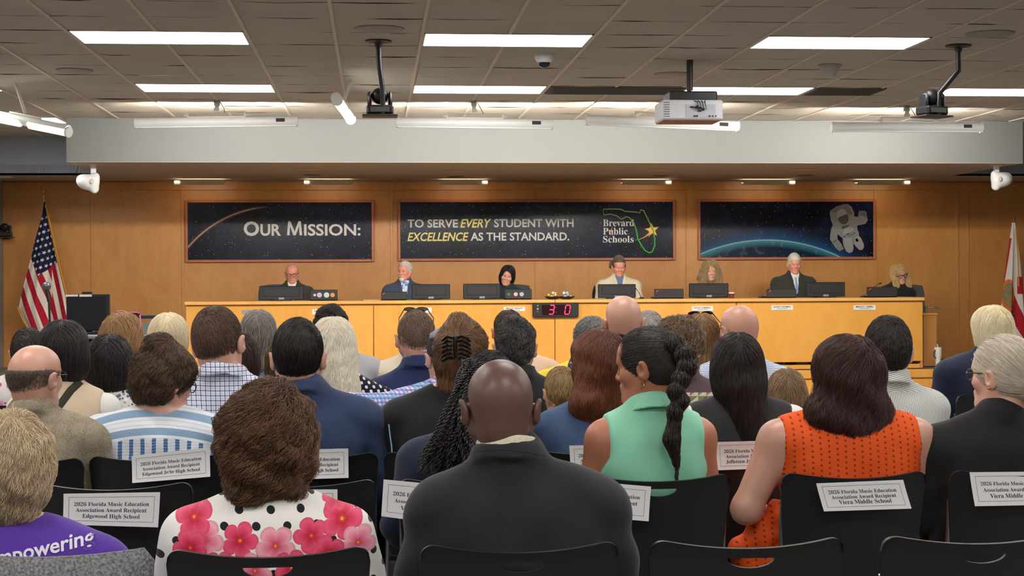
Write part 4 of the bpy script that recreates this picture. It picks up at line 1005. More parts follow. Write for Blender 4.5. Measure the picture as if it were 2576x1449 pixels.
person('goldlong', 'person with long golden brown hair and dark sunglasses on top of the head', 1762, 788, 8.4, 'light', dict(st_long(.24, .09), curl=.003), ('goldbrown', (112, 82, 54), (188, 148, 98), 3500), wear='tee', wm=C_BLACK, sw=.195, fem=True, lo=True)
person('navyright', 'person with straight pale blond hair in a navy jacket, apart at the right', 2493, 769, 8.2, 'light', dict(st_long(.17, .10), t=.022, part=.9, curl=.001), ('strawblond', (234, 214, 168), (255, 246, 216), 4500), wear='blazer', wm=C_DKNAVY, sw=.235, g=1.1, fem=True, lo=True, bx=.06, by=10)

# ------------------------------------------------------------------ details on people
pr = PEOPLE['purple']
def lettering(pr, t, px, py, Y, size, rot, m, name='printed_text', bold=.012):
    w = P(px, py, Y); l = pr['o'].matrix_basis.inverted() if False else None
    lo_ = Matrix.Rotation(-pr['o'].rotation_euler.z, 3, 'Z') @ (w - pr['o'].location)
    vs, fs = text_mesh(t, size, 'LEFT', bold); Rm = Ry(-rot)
    vs = [Vector((lo_.x, 0, lo_.z)) + Rm @ Vector((v.x, 0, v.z)) + Vector((0, v.y, 0)) for v in vs]
    return on_back(pr, vs, fs, None, name, m)
lettering(pr, 'empowering', -33, 1426, 3.76, .0455, .165, mat('white_print', (232, 228, 240), .7), bold=.0008)
# shirt collar seams, strap
def to_local(pr, px, py, Y):
    w = P(px, py, Y); return Matrix.Rotation(-pr['o'].rotation_euler.z, 3, 'Z') @ (w - pr['o'].location)
def draped(pr, pxs, Y, width, m, name, parent=None, off=.003, flat=.25):
    """a strap or seam following the garment's back through photo points"""
    src = pr['top']; bvh = BVHTree.FromPolygons([v.co for v in src.data.vertices], [tuple(p.vertices) for p in src.data.polygons])
    pts = []
    for i in range(len(pxs) - 1):
        for k in range(8):
            f = k / 8; pts.append(to_local(pr, pxs[i][0] + (pxs[i + 1][0] - pxs[i][0]) * f, pxs[i][1] + (pxs[i + 1][1] - pxs[i][1]) * f, Y))
    pts.append(to_local(pr, *pxs[-1], Y)); out = []
    for p in pts:
        h = bvh.ray_cast(Vector((p.x, -1, p.z)), Vector((0, 1, 0)))
        if h[0] is not None: out.append(Vector((p.x, h[0].y - off, p.z)))
    mb = MB(); vs, fs = [], []
    for i, p in enumerate(out):
        t = (out[min(i + 1, len(out) - 1)] - out[max(i - 1, 0)]); t.y = 0; t.normalize(); a = Vector((-t.z, 0, t.x)) * width / 2
        for sgn in (-1, -.6, .6, 1):
            q = p + a * sgn; h = bvh.ray_cast(Vector((q.x, -1, q.z)), Vector((0, 1, 0)))
            q.y = (h[0].y if h[0] is not None else p.y + off) - (off if abs(sgn) < .9 else -.004); vs.append(q)
    for i in range(len(out) - 1):
        for k in range(3): fs.append((i * 4 + k, i * 4 + k + 1, i * 4 + k + 5, i * 4 + k + 4))
    return mb.add(vs, fs).build(name, m, parent or pr['o'], smooth=True)
draped(PEOPLE['beigevest'], [(205, 950), (170, 985), (140, 1030), (115, 1080)], 6.75, .042, mat('strap_cloth', (52, 54, 40), .9), 'bag_strap')
for k, pts in (('charcoal', [(1258, 1130), (1258, 1260), (1258, 1420)]), ('navysuit', [(760, 960), (768, 1040), (775, 1130)]), ('charcoal', [(1165, 1160), (1200, 1138), (1258, 1128), (1330, 1136), (1378, 1152)]), ('mint', [(1698, 1040), (1700, 1120), (1700, 1220)])):
    draped(PEOPLE[k], pts, PEOPLE[k]['o'].location.y - .1, .0028, mat('seam_' + k, {'charcoal': (34, 35, 40), 'navysuit': (34, 48, 80), 'mint': (112, 182, 148)}[k], .9), 'back_seam', off=.0012)
draped(PEOPLE['navyshirt'], [(962, 935), (1047, 925), (1130, 935)], 7.1, .004, mat('seam_nv', (30, 40, 84), .9), 'yoke_seam', off=.0012)
# skin sleeves that the sleeveless garments leave white or bare
def sleeves(pr, m, name='sleeve'):
    C = Field(); SJ, zs = pr['SJ'], pr['zs']; c = []
    for sx in (-1, 1):
        C.cone((sx * SJ * .85, -.008, zs - .008), (sx * SJ, -.005, zs - .012), .066, k=.03); C.cone((sx * SJ, -.005, zs - .012), (sx * (SJ + .083), .045, max(zs - .29, .65)), .062, .052, k=.03)
    X = SJ + .16; V, Q = C.mesh(axis(-X, X, .012), axis(-.16, .2, .012), axis(zs - .38, zs + .1, .012)); return np_mesh(name, V, Q, m, pr['o'])
sleeves(PEOPLE['blackvest'], C_WHITE, 'blouse_sleeves'); sleeves(PEOPLE['beigevest'], C_WHITE, 'blouse_sleeves')
# white wing collar under the long black hair
for k, mm, in (('blackvest', C_WHITE), ('mint', C_MINT)):
    pr = PEOPLE[k]; nb = pr['nb']; K = Field().ring((nb.x, nb.y - .008, nb.z + (.024 if k == 'blackvest' else .012)), (0, .3, 1), .070, .026, .004, flare=-.35, k=.004, cut=.07)
    V, Q = K.mesh(axis(nb.x - .15, nb.x + .15, .005), axis(nb.y - .15, nb.y + .15, .005), axis(nb.z - .08, nb.z + .12, .005)); np_mesh('collar', V, Q, mm, pr['o'])
# braid of the person in mint
pr = PEOPLE['mint']
def lp(px, py, Y=4.93): return to_local(pr, px, py, Y)
F = Field(); path = [(1694, 868, 5.02), (1722, 892, 4.99), (1728, 925, 4.97), (1712, 955, 4.955), (1700, 985, 4.94), (1712, 1010, 4.935), (1698, 1035, 4.93)]
for i, (a, b, Y) in enumerate(path): F.ell(tuple(lp(a, b, Y)), (.0285 - .0018 * i, .023, .027 - .001 * i), k=.008)
F.cone(tuple(lp(1697, 1050)), tuple(lp(1690, 1105)), .013, .019, k=.01); F.cone(tuple(lp(1690, 1105)), tuple(lp(1702, 1165)), .019, .004, k=.01)
c = lp(1700, 1000); V, Q = F.mesh(axis(c.x - .14, c.x + .14, .005), axis(c.y - .12, c.y + .16, .005), axis(c.z - .25, c.z + .22, .005))
br = np_mesh('braid', V, Q, hair_base('sleek', (24, 18, 18), (74, 60, 54)), pr['o'])
strands(F, pr['H'], lambda x, y, z: (x * 0, x * 0 - 1, x * 0 + 1), V, dict(L=.07, clump=.6, jit=.14, curl=.002, lam=.05, fuzz=1.5, seedy=1), 4500, 'braid_strands', hair_mat('sleek', 0, 0), br, 5, .0008)
MB().lathe([(.0145, -.008), (.0155, 0), (.0145, .008)], 16, lp(1697, 1048)).build('hair_tie', mat('black_elastic', (18, 18, 20), .8), br, smooth=True)
# hoop earrings
for q, nm in ((-1, 'earring'), (1, 'earring')):
    c = hp3(pr, (q * .090, -.006, -.048)); pts = [c + Vector((0.004 * math.sin(a), .013 * math.cos(a), .013 * math.sin(a) - .006)) for a in [2 * math.pi * i / 20 for i in range(19)]]
    MB().tube(pts, .0016, 8).build(nm, mat('gold', (220, 180, 90), .25, 1.0), pr['o'], smooth=True)
face_parts(pr, (40, 30, 26), (150, 80, 74))
c = hp3(PEOPLE['blackknit'], (-.089, -.006, -.036)); MB().ball(c, .005, 8).build('earring', MATS['gold'], PEOPLE['blackknit']['o'], smooth=True)
# rope twists of the person in the navy jacket
pr = PEOPLE['braids']; rg = np.random.default_rng(4); paths = []
for i in range(180):
    a = rg.uniform(0, 1); st0 = hp3(pr, (rg.uniform(-.07, .03), rg.uniform(-.10, -.03), rg.uniform(.06, .115)))
    m1 = to_local(pr, 1182 + rg.normal(0, 18), 940 + rg.normal(0, 8), 5.0 + rg.normal(0, .015)); m2 = to_local(pr, 1155 + rg.normal(0, 30), 1050 + rg.normal(0, 10), 4.93 + rg.normal(0, .02))
    en = to_local(pr, rg.uniform(1050, 1190), rg.uniform(1120, 1195), 4.90 + rg.normal(0, .02))
    ctl = [np.array(q) for q in (st0, m1, m2, en)]; T = np.linspace(0, 1, 64)[:, None]
    b = (1 - T) ** 3 * ctl[0] + 3 * (1 - T) ** 2 * T * (ctl[1] * 1.15 - ctl[0] * .15) + 3 * (1 - T) * T ** 2 * ctl[2] + T ** 3 * ctl[3]
    tn = np.gradient(b, axis=0); tn /= np.linalg.norm(tn, axis=1, keepdims=True); n1 = np.cross(tn, [0, 1, 0]); n1 /= np.linalg.norm(n1, axis=1, keepdims=True); n2 = np.cross(tn, n1)
    for h in (0, math.pi):
        w = T * 2 * math.pi * 13 + h + a * 6; rr_ = .0032
        paths.append(b + n1 * np.cos(w) * rr_ + n2 * np.sin(w) * rr_)
raw_curves('rope_twists', paths, .0030, hair_mat('twist', 0, 0), pr['o'])
# claw clip
pr = PEOPLE['claw']; mb = MB()
for sx in (-1, 1):
    for k in range(6):
        z0 = .070 - k * .015; pts = [hp3(pr, (sx * x * 1.4, y - .010, z0 + dz)) for x, y, dz in ((.004, -.118, .0), (.018, -.127, .006), (.030, -.118, -.002), (.036, -.104, -.012))]; mb.tube(pts, .0046, 6)
mb.tube([hp3(pr, (0, -.130, .075)), hp3(pr, (0, -.138, .04)), hp3(pr, (0, -.130, .0))], .008, 8); mb.build('claw_clip', mat('black_gloss', (16, 16, 18), .2), pr['o'], smooth=True)
pr = PEOPLE['denim']; mb = MB()
for k in range(5): mb.tube([hp3(pr, (-.012 + k * .006, -.118, .030)), hp3(pr, (-.012 + k * .007, -.130, .018)), hp3(pr, (-.012 + k * .006, -.120, .000))], .003, 6)
mb.build('hair_clip', MATS['black_gloss'], pr['o'], smooth=True)
# spectacles
glasses(PEOPLE['baldglasses'], (60, 44, 36), .0014, name='glasses'); glasses(PEOPLE['blackknit'], (80, 56, 44), .002); glasses(PEOPLE['stripes'], (24, 22, 24), .002)
glasses(PEOPLE['tweed'], (40, 40, 44), .0015); glasses(PEOPLE['orange'], (30, 26, 34), .002); glasses(PEOPLE['denim'], (200, 200, 206), .0015)
def shades(pr, col, lens, z=.125, y=.035):
    mb = MB()
    for sx in (-1, 1):
        c = hp3(pr, (sx * .034, y, z)); mb.ball(c, (.030 * pr['s'], .020 * pr['s'], .005), 14, mi=1, R=Rx(-.5))
        mb.tube([c + Vector((.031 * math.cos(a), .021 * math.sin(a) * .88, .021 * math.sin(a) * -.45)) * pr['s'] for a in [2 * math.pi * i / 16 for i in range(17)]], .0028, 6)
        mb.tube([hp3(pr, (sx * .064, y, z)), hp3(pr, (sx * .096, y - .06, z - .05)), hp3(pr, (sx * .094, y - .08, z - .09))], .003, 6)
    mb.build('sunglasses', [mat('shades_%d' % col[0], col, .3), mat('lens_%d' % lens[0], lens, .1)], pr['o'], smooth=True)
shades(PEOPLE['mustard'], (226, 120, 170), (150, 70, 110)); shades(PEOPLE['sunglasseson'], (30, 30, 32), (210, 205, 190), .135, -.01); shades(PEOPLE['goldlong'], (24, 22, 24), (30, 28, 30), .130, .0)
# cap
pr = PEOPLE['cap']; H = pr['H']; F = Field().ell((0, -.010, .040), (.086, .106, .094), head=H, k=.01)
F.clip(lambda x, y, z: (H[1][2] + .012) - z); V, Q = F.mesh(axis(H[1][0] - .12, H[1][0] + .12, .006), axis(H[1][1] - .14, H[1][1] + .14, .006), axis(H[1][2] - .01, H[1][2] + .16, .006))
cp = np_mesh('cap', V, Q, mat('cap_black', (44, 44, 48), .9), pr['o'])
MB().ball(hp3(pr, (0, .12, .025)), (.072, .075, .006), 16).build('cap_brim', mat('cap_grey', (150, 150, 156), .9), cp, smooth=True)
MB().box(hp3(pr, (-.05, -.02, .105)), (.07, .08, .03), Ry(-.6), bev=.012).build('cap_panel', mat('cap_grey', (150, 150, 156), .9), cp, smooth=True)

# orange skirt spilling past the seat on the left
pr = PEOPLE['orange']; F = Field().cone((-.20, .02, .66), (-.29, .06, .54), .07, .075, k=.04).cone((-.29, .06, .54), (-.27, .02, .40), .075, .06, k=.04).cone((-.25, .0, .50), (-.12, -.02, .42), .06, .05)
F.disp(lambda x, y, z: .006 * np.sin(70 * x + 30 * z) + .004 * np.sin(95 * z - 40 * x)); V, Q = F.mesh(axis(-.42, 0, .009), axis(-.14, .2, .009), axis(.3, .78, .009)); np_mesh('skirt', V, Q, C_ORANGE, pr['o'])
# ------------------------------------------------------------------ stacking chairs
CH_M = Mat('black_chair_plastic', S((30, 30, 31)), .42, spec=.45); CH_M.bump(CH_M.noise(700, 2), .25, .001); CH_M = CH_M.m
M_TUBE = mat('chrome_tube', (170, 172, 176), .25, .9)
def back_pt(u, v, off=0.0):
    """u -1..1 across, v 0..1 up the shell"""
    w = .205 + .028 * v; x = u * w; z = .47 + .375 * v - .022 * (1 - u * u) * v; y = -.012 - .045 * (1 - u * u) - .06 * v - off
    return Vector((x, y, z))
def make_chair(t):
    import bmesh
    nu, nv = 28, 20; mb = MB(); idx = {}; vs = []
    def cor(u, v):                       # rounded upper corners
        if v > .88 and abs(u) > .82:
            a = (abs(u) - .82) / .18; lim = .88 + .12 * math.sqrt(max(0, 1 - a * a)); v = min(v, lim)
        return u, v
    nu = 44; us = [math.sin(math.pi / 2 * (-1 + 2 * i / nu)) * .5 + (-1 + 2 * i / nu) * .5 for i in range(nu + 1)]; vv = [i / nv for i in range(nv + 1)]
    for side in (0, 1):
        for i, u in enumerate(us):
            for j, v in enumerate(vv):
                uu, v2 = cor(u, v); th = .011 if v < .93 else .011 + .006 * (v - .93) / .07
                idx[(side, i, j)] = len(vs); vs.append(back_pt(uu, v2, th if side else 0.0))
    fs = []
    for i in range(nu):
        for j in range(nv):
            a = [(i, j), (i + 1, j), (i + 1, j + 1), (i, j + 1)]
            fs.append(tuple(idx[(0, *q)] for q in a)); fs.append(tuple(idx[(1, *q)] for q in a[::-1]))
    for i in range(nu):
        for j in (0, nv): fs.append((idx[(0, i, j)], idx[(1, i, j)], idx[(1, i + 1, j)], idx[(0, i + 1, j)]))
    for j in range(nv):
        for i in (0, nu): fs.append((idx[(0, i, j)], idx[(0, i, j + 1)], idx[(1, i, j + 1)], idx[(1, i, j)]))
    mb.add(vs, fs); b = mb.build('backrest', CH_M, None)
    # handle slot: half moon cut through the shell
    zc = .800; pl = [(-.056, zc)] + [(.056 * -math.cos(a), zc - .024 * math.sin(a)) for a in [math.pi * k / 14 for k in range(1, 14)]] + [(.056, zc)]
    cut = MB().prism(pl, -.3, .2).build('cutter', CH_M, None)
    md = b.modifiers.new('b', 'BOOLEAN'); md.operation = 'DIFFERENCE'; md.object = cut; md.solver = 'EXACT'
    bpy.context.view_layer.update(); dg = bpy.context.evaluated_depsgraph_get()
    me = bpy.data.meshes.new_from_object(b.evaluated_get(dg)); b.modifiers.clear(); b.data = me; me.name = 'backrest'; bpy.data.objects.remove(cut)
    me.polygons.foreach_set('use_smooth', [True] * len(me.polygons)); me.set_sharp_from_angle(angle=math.radians(35)); b.parent = t
    mb = MB(); vs, fs = [], []; n = 12
    for sd in (0, 1):
        for i in range(n + 1):
            for j in range(n + 1):
                u, v = -1 + 2 * i / n, j / n; w = .205 + .02 * v - .02 * max(0, v - .8) * 5
                vs.append((u * w, -.02 + .44 * v, .462 - .012 * (1 - u * u) * (1 - v) - .03 * max(0, v - .75) * 4 * (v - .75) * 4 - .014 * sd))
    N = (n + 1) ** 2
    for i in range(n):
        for j in range(n):
            a = i * (n + 1) + j; fs.append((a, a + 1, a + n + 2, a + n + 1)); fs.append((a + N, a + n + 1 + N, a + n + 2 + N, a + 1 + N))
    for i in range(n):
        for q in (0, n): a = i * (n + 1) + q; b_ = a + n + 1; fs.append((a, b_, b_ + N, a + N)); a = q * (n + 1) + i; fs.append((a, a + 1, a + 1 + N, a + N))
    mb.add(vs, fs).build('seat', CH_M, t, smooth=True)
    for sx in (-1, 1):
        MB().tube([(sx * .215, -.045, .84 - .1), (sx * .214, -.02, .55), (sx * .215, .0, .46), (sx * .22, -.03, .25), (sx * .235, -.075, .012)], .011, 10).build('leg', M_TUBE, t, smooth=True)
        MB().tube([(sx * .20, .02, .44), (sx * .205, .33, .44), (sx * .215, .38, .40), (sx * .235, .43, .012)], .011, 10).build('leg', M_TUBE, t, smooth=True)
        m2 = MB()
        for y in (-.075, .43): m2.lathe([(.012, 0), (.017, .002), (.016, .03), (.012, .035)], 12, (sx * .235, y, 0))
        m2.build('glide', CH_M, t, smooth=True)
    return t
CHAIRS = []
proto = None
def chair(px, Y, label, py=1100, rz=0, group='black stacking chairs in rows'):
    global proto
    p = P(px, py, Y)
    if proto is None: proto = thing('chair', label, 'chair', (0, 0, 0), 0, group); make_chair(proto); o = proto
    else: o = copy_tree(proto); o['label'] = label
    o.location = (p.x, Y + .07, 0); o.rotation_euler = (0, 0, math.radians(rz)); CHAIRS.append(o); return o
chair(675, 3.69, 'black plastic chair holding the person in the orchid and dot top, nearest row')
chair(1305, 3.69, 'black plastic chair directly behind the charcoal suit jacket, nearest row')
chair(1875, 3.69, 'empty black plastic chair in front of the orange top, orange fabric seen through its slot')
chair(2452, 3.69, 'empty black plastic chair at the lower right corner of the nearest row')
chair(290, 4.9, 'empty black plastic chair with a paper sign, next to the purple T-shirt')
chair(755, 4.9, 'empty black plastic chair between the curly bob and the navy suit')
chair(1190, 4.9, 'black plastic chair holding the person with rope twists, behind the charcoal suit')
chair(1650, 4.9, 'black plastic chair holding the person in mint green')
chair(2145, 4.9, 'black plastic chair holding the person in the orange eyelet top')
chair(2565, 4.9, 'black plastic chair holding the person in the black knit top')
chair(38, 5.6, 'black plastic chair holding the person in tweed'); chair(395, 5.65, 'black plastic chair holding the person in the striped blouse')
chair(785, 5.65, 'black plastic chair holding the person in the navy suit'); chair(1130, 5.65, 'black plastic chair holding the person with the claw clip')
chair(1490, 5.65, 'black plastic chair holding the person in denim'); chair(1862, 5.65, 'black plastic chair holding the person with very long black hair')
chair(2215, 6.15, 'black plastic chair holding the person in the candy striped shirt')
for k, d, nm in (('beigevest', -.2, 'beige vest and black bob'), ('windowcheck', -.22, 'navy window check shirt'), ('whiteblond', -.2, 'platinum hair and dotted top'), ('navyshirt', -.2, 'navy dress shirt'), ('cap', -.2, 'cap and plaid shirt'),
              ('pinstripe', -.2, 'pinstriped shirt'), ('boy', -.2, 'small blond child'), ('plumshirt', -.2, 'plum shirt'), ('girl', -.2, 'child with light brown hair'), ('floral', -.2, 'blue floral blouse'), ('mustard', -.2, 'yellow top and pink sunglasses'),
              ('darklong', -.2, 'dark auburn hair'), ('green', -.2, 'green blouse'), ('baldred', -.24, 'large shaved head'), ('baldglasses', -.24, 'pale gingham shirt'), ('pinkfloral', -.2, 'pink floral top'), ('blondbob', -.2, 'pale blond bob'),
              ('greylong', -.2, 'long grey hair'), ('cardigan', -.2, 'light grey cardigan'), ('sunglasseson', -.2, 'cream shirt'), ('peach', -.2, 'peach shirt'), ('yellow', -.2, 'yellow shirt and black vest'), ('grey', -.2, 'short silver hair'), ('goldlong', -.2, 'golden brown hair'), ('navyright', -.2, 'straight blond hair and navy jacket')):
    q = PEOPLE[k]['org']; o = copy_tree(proto); o['label'] = 'black plastic chair under the person with the ' + nm; o.location = (q.x, q.y + d + .07, 0)
    o.rotation_euler = (0, 0, PEOPLE[k]['o'].rotation_euler.z * .7)
# grey upholstered chair, lower left corner
p = P(130, 1400, 3.72); t = thing('armchair', 'grey tweed upholstered chair back at the lower left corner', 'chair', (p.x, 3.74, 0))
gm = Mat('grey_tweed_upholstery', S((116, 117, 119)), .95, spec=.1); gm.color(gm.mix((gm.noise(170, 3) * 2.4 - .7).clamp(), S((84, 85, 88)), S((160, 161, 162)))); gm.bump(gm.noise(240, 3), .6, .004)
mb = MB(); n = 20; vs, fs = [], []
for sd in (0, 1):
    for i in range(n + 1):
        for j in range(n + 1):
            u, v = -1 + 2 * i / n, j / n; x = u * (.235 - .02 * (1 - v)); edge = max(abs(u) ** 8, v ** 10); th = .028 * (1 - .8 * edge)
            zz = .50 + .345 * v - (.035 * max(0, abs(u) - .9) / .1 if v > .9 else 0) * (v - .9) * 10 - .012 * (1 - u * u) * v + (.02 * u if False else 0)
            vs.append((x, -.05 - .05 * (1 - u * u) + (th if sd else -th), zz))
N = (n + 1) ** 2
for i in range(n):
    for j in range(n): a = i * (n + 1) + j; fs += [(a, a + n + 1, a + n + 2, a + 1), (a + N, a + 1 + N, a + n + 2 + N, a + n + 1 + N)]
    for q in (0, n): a = i * (n + 1) + q; b_ = a + n + 1; fs.append((a, b_, b_ + N, a + N)); a = q * (n + 1) + i; fs.append((a, a + 1, a + 1 + N, a + N))
mb.add(vs, fs).build('backrest', gm, t, smooth=True); MB().box((0, .2, .46), (.46, .46, .08), bev=.03).build('seat', gm, t, smooth=True)
for sx in (-1, 1):
    for y in (0, .4): MB().tube([(sx * .2, y, .42), (sx * .21, y, 0)], .014, 10).build('leg', M_TUBE, t, smooth=True)
# ------------------------------------------------------------------ paper signs
M_PAPER = mat('paper', (236, 236, 238), .8); M_INK = mat('ink', (40, 40, 44), .8)
def sign(corners, Y, lines, label, curl=0.0, inset=None):
    """corners tl,tr,br,bl in photo pixels, hung on the chair back at depth Y"""
    c = [P(x, y, Y) for x, y in corners]; o = (c[0] + c[2]) / 2; n = 10
    ux = ((c[1] - c[0]) + (c[2] - c[3])).normalized(); w = ((c[1] - c[0]).length + (c[2] - c[3]).length) / 2; h = ((c[3] - c[0]).length + (c[2] - c[1]).length) / 2
    def pt(a, b, off=0): return c[0] * (1 - a) * (1 - b) + c[1] * a * (1 - b) + c[2] * a * b + c[3] * (1 - a) * b + Vector((0, -curl * math.sin(math.pi * min(1, a)) - .012 * b * b - off, 0)) - o
    mb = MB(); vs = [pt(i / n, j / 4, q) for q in (0, .0006) for i in range(n + 1) for j in range(5)]; fs = []
    N = (n + 1) * 5
    for i in range(n):
        for j in range(4): a = i * 5 + j; fs += [(a, a + 1, a + 6, a + 5), (a + N, a + 5 + N, a + 6 + N, a + 1 + N)]
    for i in range(n):
        for q in (0, 4): a = i * 5 + q; fs.append((a, a + 5, a + 5 + N, a + N))
    for j in range(4):
        for q in (0, n): a = q * 5 + j; fs.append((a, a + 1, a + 1 + N, a + N))
    s = mb.add(vs, fs).build('paper_sign', M_PAPER, None, loc=o); tag(s, label, 'sign', 'award recipient signs on chair backs')
    mt = MB()
    def line_(a0, b0, a1, b1, t):
        for k in range(10):
            f0, f1 = k / 10, (k + 1) / 10; q0 = (a0 + (a1 - a0) * f0, b0 + (b1 - b0) * f0); q1 = (a0 + (a1 - a0) * f1, b0 + (b1 - b0) * f1)
            if b0 == b1: mt.add([pt(*q0, .0012), pt(*q1, .0012), pt(q1[0], q1[1] + t / h, .0012), pt(q0[0], q0[1] + t / h, .0012)], [(0, 1, 2, 3)])
            else: mt.add([pt(*q0, .0012), pt(*q1, .0012), pt(q1[0] + t / w, q1[1], .0012), pt(q0[0] + t / w, q0[1], .0012)], [(0, 1, 2, 3)])
    for b0 in (.12, .86): line_(.055, b0, .945, b0, .0009)
    for a0 in (.055, .942): line_(a0, .12, a0, .865, .0009)
    for i, tx in enumerate(lines):
        wd = (.78, .74, .60)[i] if len(tx) < 22 or i < 2 else .74
        vs, fs = text_mesh(bolds(tx), .02, 'CENTER', extrude=0)
        xs = [v.x for v in vs]; k = wd * w / (max(xs) - min(xs)); bb = .40 + i * .185
        mt.add([pt(.5 + v.x * k / w, bb - v.z * min(k, .95) / h, .0012) for v in vs], fs)
    mt.build('printed_text', M_INK, s)
    return s
L2 = ['2026 Florida Music Education', 'Association Award Recipient']
sign([(331, 1147), (527, 1125), (530, 1198), (334, 1214)], 5.588, L2 + ['Edgewood Jr/Sr High School'], 'tilted white paper sign on the chair of the person in the striped blouse')
sign([(680, 1133), (876, 1128), (877, 1201), (680, 1207)], 5.588, L2 + ['Edgewood Jr/Sr High School'], 'white paper sign on the chair of the navy suit, left half behind the curly hair')
sign([(160, 1242), (403, 1238), (399, 1325), (160, 1318)], 4.838, L2 + ['Edgewood High School'], 'white paper sign partly behind the purple T-shirt')
sign([(640, 1232), (849, 1231), (849, 1310), (640, 1312)], 4.838, L2 + ['Viera Middle School'], 'white paper sign whose corner shows over the dotted shoulder')
sign([(965, 1206), (1200, 1228), (1195, 1328), (959, 1297)], 4.838, L2 + ['Viera Middle School'], 'white paper sign reaching out left of the charcoal suit')
sign([(1432, 1121), (1628, 1115), (1630, 1188), (1436, 1196)], 5.588, L2 + ['Jefferson Jr/Sr High School'], 'white paper sign on the denim shirt chair, half behind a tan arm')
sign([(1400, 1204), (1638, 1224), (1630, 1310), (1392, 1290)], 4.838, L2 + ['Viera Middle School'], 'white paper sign reaching out right of the charcoal suit')
sign([(1799, 1112), (1992, 1107), (1994, 1175), (1801, 1182)], 5.588, L2 + ['Jefferson Jr/Sr High School'], 'white paper sign below the very long black hair, half behind a bare arm')
sign([(2053, 1216), (2272, 1207), (2290, 1278), (2070, 1285)], 4.838, L2 + ['Viera Middle School'], 'whole white paper sign on the chair of the orange top')
sign([(2439, 1188), (2655, 1186), (2662, 1268), (2449, 1272)], 4.838, L2 + ['Viera Middle School'], 'white paper sign cut by the right edge of the picture')
sign([(1349, 1050), (1500, 1035), (1504, 1104), (1356, 1113)], 6.6, L2 + ['Jefferson Jr/Sr High School'], 'blank strip of white paper sign between the charcoal suit and the denim shirt')
sign([(216, 1067), (300, 1065), (300, 1130), (214, 1132)], 6.64, L2 + ['Edgewood Jr/Sr High School'], 'sliver of white paper sign between tweed sleeve and striped blouse')
# ------------------------------------------------------------------ dais desk
dl, dr = P(467, 800, DESK_Y).x, P(2322, 800, DESK_Y).x
zt1 = P(467, 762, DESK_Y).z; zt2 = P(2322, 745, DESK_Y).z; DZ = (zt1 + zt2) / 2
t = thing('dais_desk', 'long curved-free maple dais desk in five front panels with name plates', 'desk', ((dl + dr) / 2, DESK_Y, PLAT_Z)); W2 = (dr - dl) / 2
t['label'] = 'long honey maple dais desk in front of the seven officials'
xs = [-W2] + [P(px, 850, DESK_Y).x - (dl + dr) / 2 for px in (940, 1396, 1853)] + [W2]
zt = DZ - PLAT_Z
for a, b in zip(xs[:-1], xs[1:]):
    MB().box(((a + b) / 2, .02, zt / 2 + .02), (b - a - .008, .04, zt - .09 - .04), bev=.003).build('front_panel', M_DESKWOOD, t)
    MB().box(((a + b) / 2, .35, zt - .02), (b - a - .003 + (.02 if b == W2 or a == -W2 else 0), .78, .04), bev=.005).build('desk_top', M_EDGEWOOD, t)
MB().box((0, .05, zt - .052), (2 * W2, .05, .02)).build('shadow_rail', M_EDGEWOOD, t)
MB().box((0, .06, .025), (2 * W2 - .04, .04, .05)).build('kick_board', M_DESKWOOD, t)
for sx in (-1, 1): MB().box((sx * (W2 - .015), .36, (zt - .04) / 2), (.03, .7, zt - .045)).build('side_panel', M_WALLWOOD, t)
# low gate cabinet right of the desk
c = P(2340, 850, DESK_Y + .35); w = .17; t = thing('side_cabinet', 'low maple side cabinet with a metal lever at the right end of the dais desk', 'cabinet', (c.x, DESK_Y + .6, PLAT_Z))
h = P(2340, 792, DESK_Y + .5).z - PLAT_Z; MB().box((0, 0, h / 2), (w, .5, h), bev=.003).build('body', M_WALLWOOD, t); MB().box((0, 0, h + .012), (w + .02, .52, .024), bev=.004).build('top', M_EDGEWOOD, t)
MB().tube([(-.04, -.27, h + .09), (.04, -.28, h + .095), (.10, -.27, h + .085)], [.012, .012, .005], 10).box((-.04, -.2, h + .06), (.02, .02, .1)).build('lever', mat('brushed_steel', (180, 176, 168), .3, .9), t)

# ------------------------------------------------------------------ banners
def star_field(name, base, earth=None, arc=None):
    m = Mat(name, S(base), .25, spec=.25); x, y, z = m.xyz()
    n = m.noise(1.6, 5, .65); neb = m.mix(((n - .42) * 3.2).clamp(), S((10, 11, 18)), S((20, 28, 62)))
    v = m.voro(26, 0); c = m.voro(26, 1); st = v.lt(.10) * c.gt(.55); v2 = m.voro(60, 0); st2 = v2.lt(.12) * n.gt(.50)
    col = m.mix(st2 * .35, neb, S((190, 200, 220))); col = m.mix(st * .8, col, S((225, 225, 230)))
    if earth:                                # printed limb of the planet
        cx, cz, R = earth; d = ((x - cx) * (x - cx) + (z - cz) * (z - cz)).pw(.5)
        land = m.noise(9, 6, .75); e = m.mix(((land - .54) * 7).clamp(), S((14, 30, 56)), S((96, 104, 104)))
        rim = ((d - R) * (1 / .10) + 1.0).clamp(); e = m.mix(rim * .75, e, S((70, 150, 170)))
        out = (((d - R) * (-1 / .28) + 1.0).clamp()).pw(3.0); col = m.mix(out * .7, col, S((30, 96, 150))); col = m.mix(d.lt(R), col, e); col = m.mix((((d - R).abs() * (-1 / .012) + 1.0).clamp()) * .7, col, S((176, 206, 200)))
    if arc:
        cx, cz, R = arc; d = (((x - cx) * (x - cx) + (z - cz) * (z - cz)).pw(.5) - R).abs()
        f = ((d * (-1 / .012) + 1.0).clamp()); g = ((d * (-1 / .05) + 1.0).clamp()).pw(3.0)
        lf = ((x * -4.0) - .6).clamp(); col = m.mix(g * lf * .25, col, S((200, 120, 90))); col = m.mix(f * lf * .8, col, S((206, 180, 160)))
    m.color(col); return m.m
M_GOLDF = M_CORDWOOD
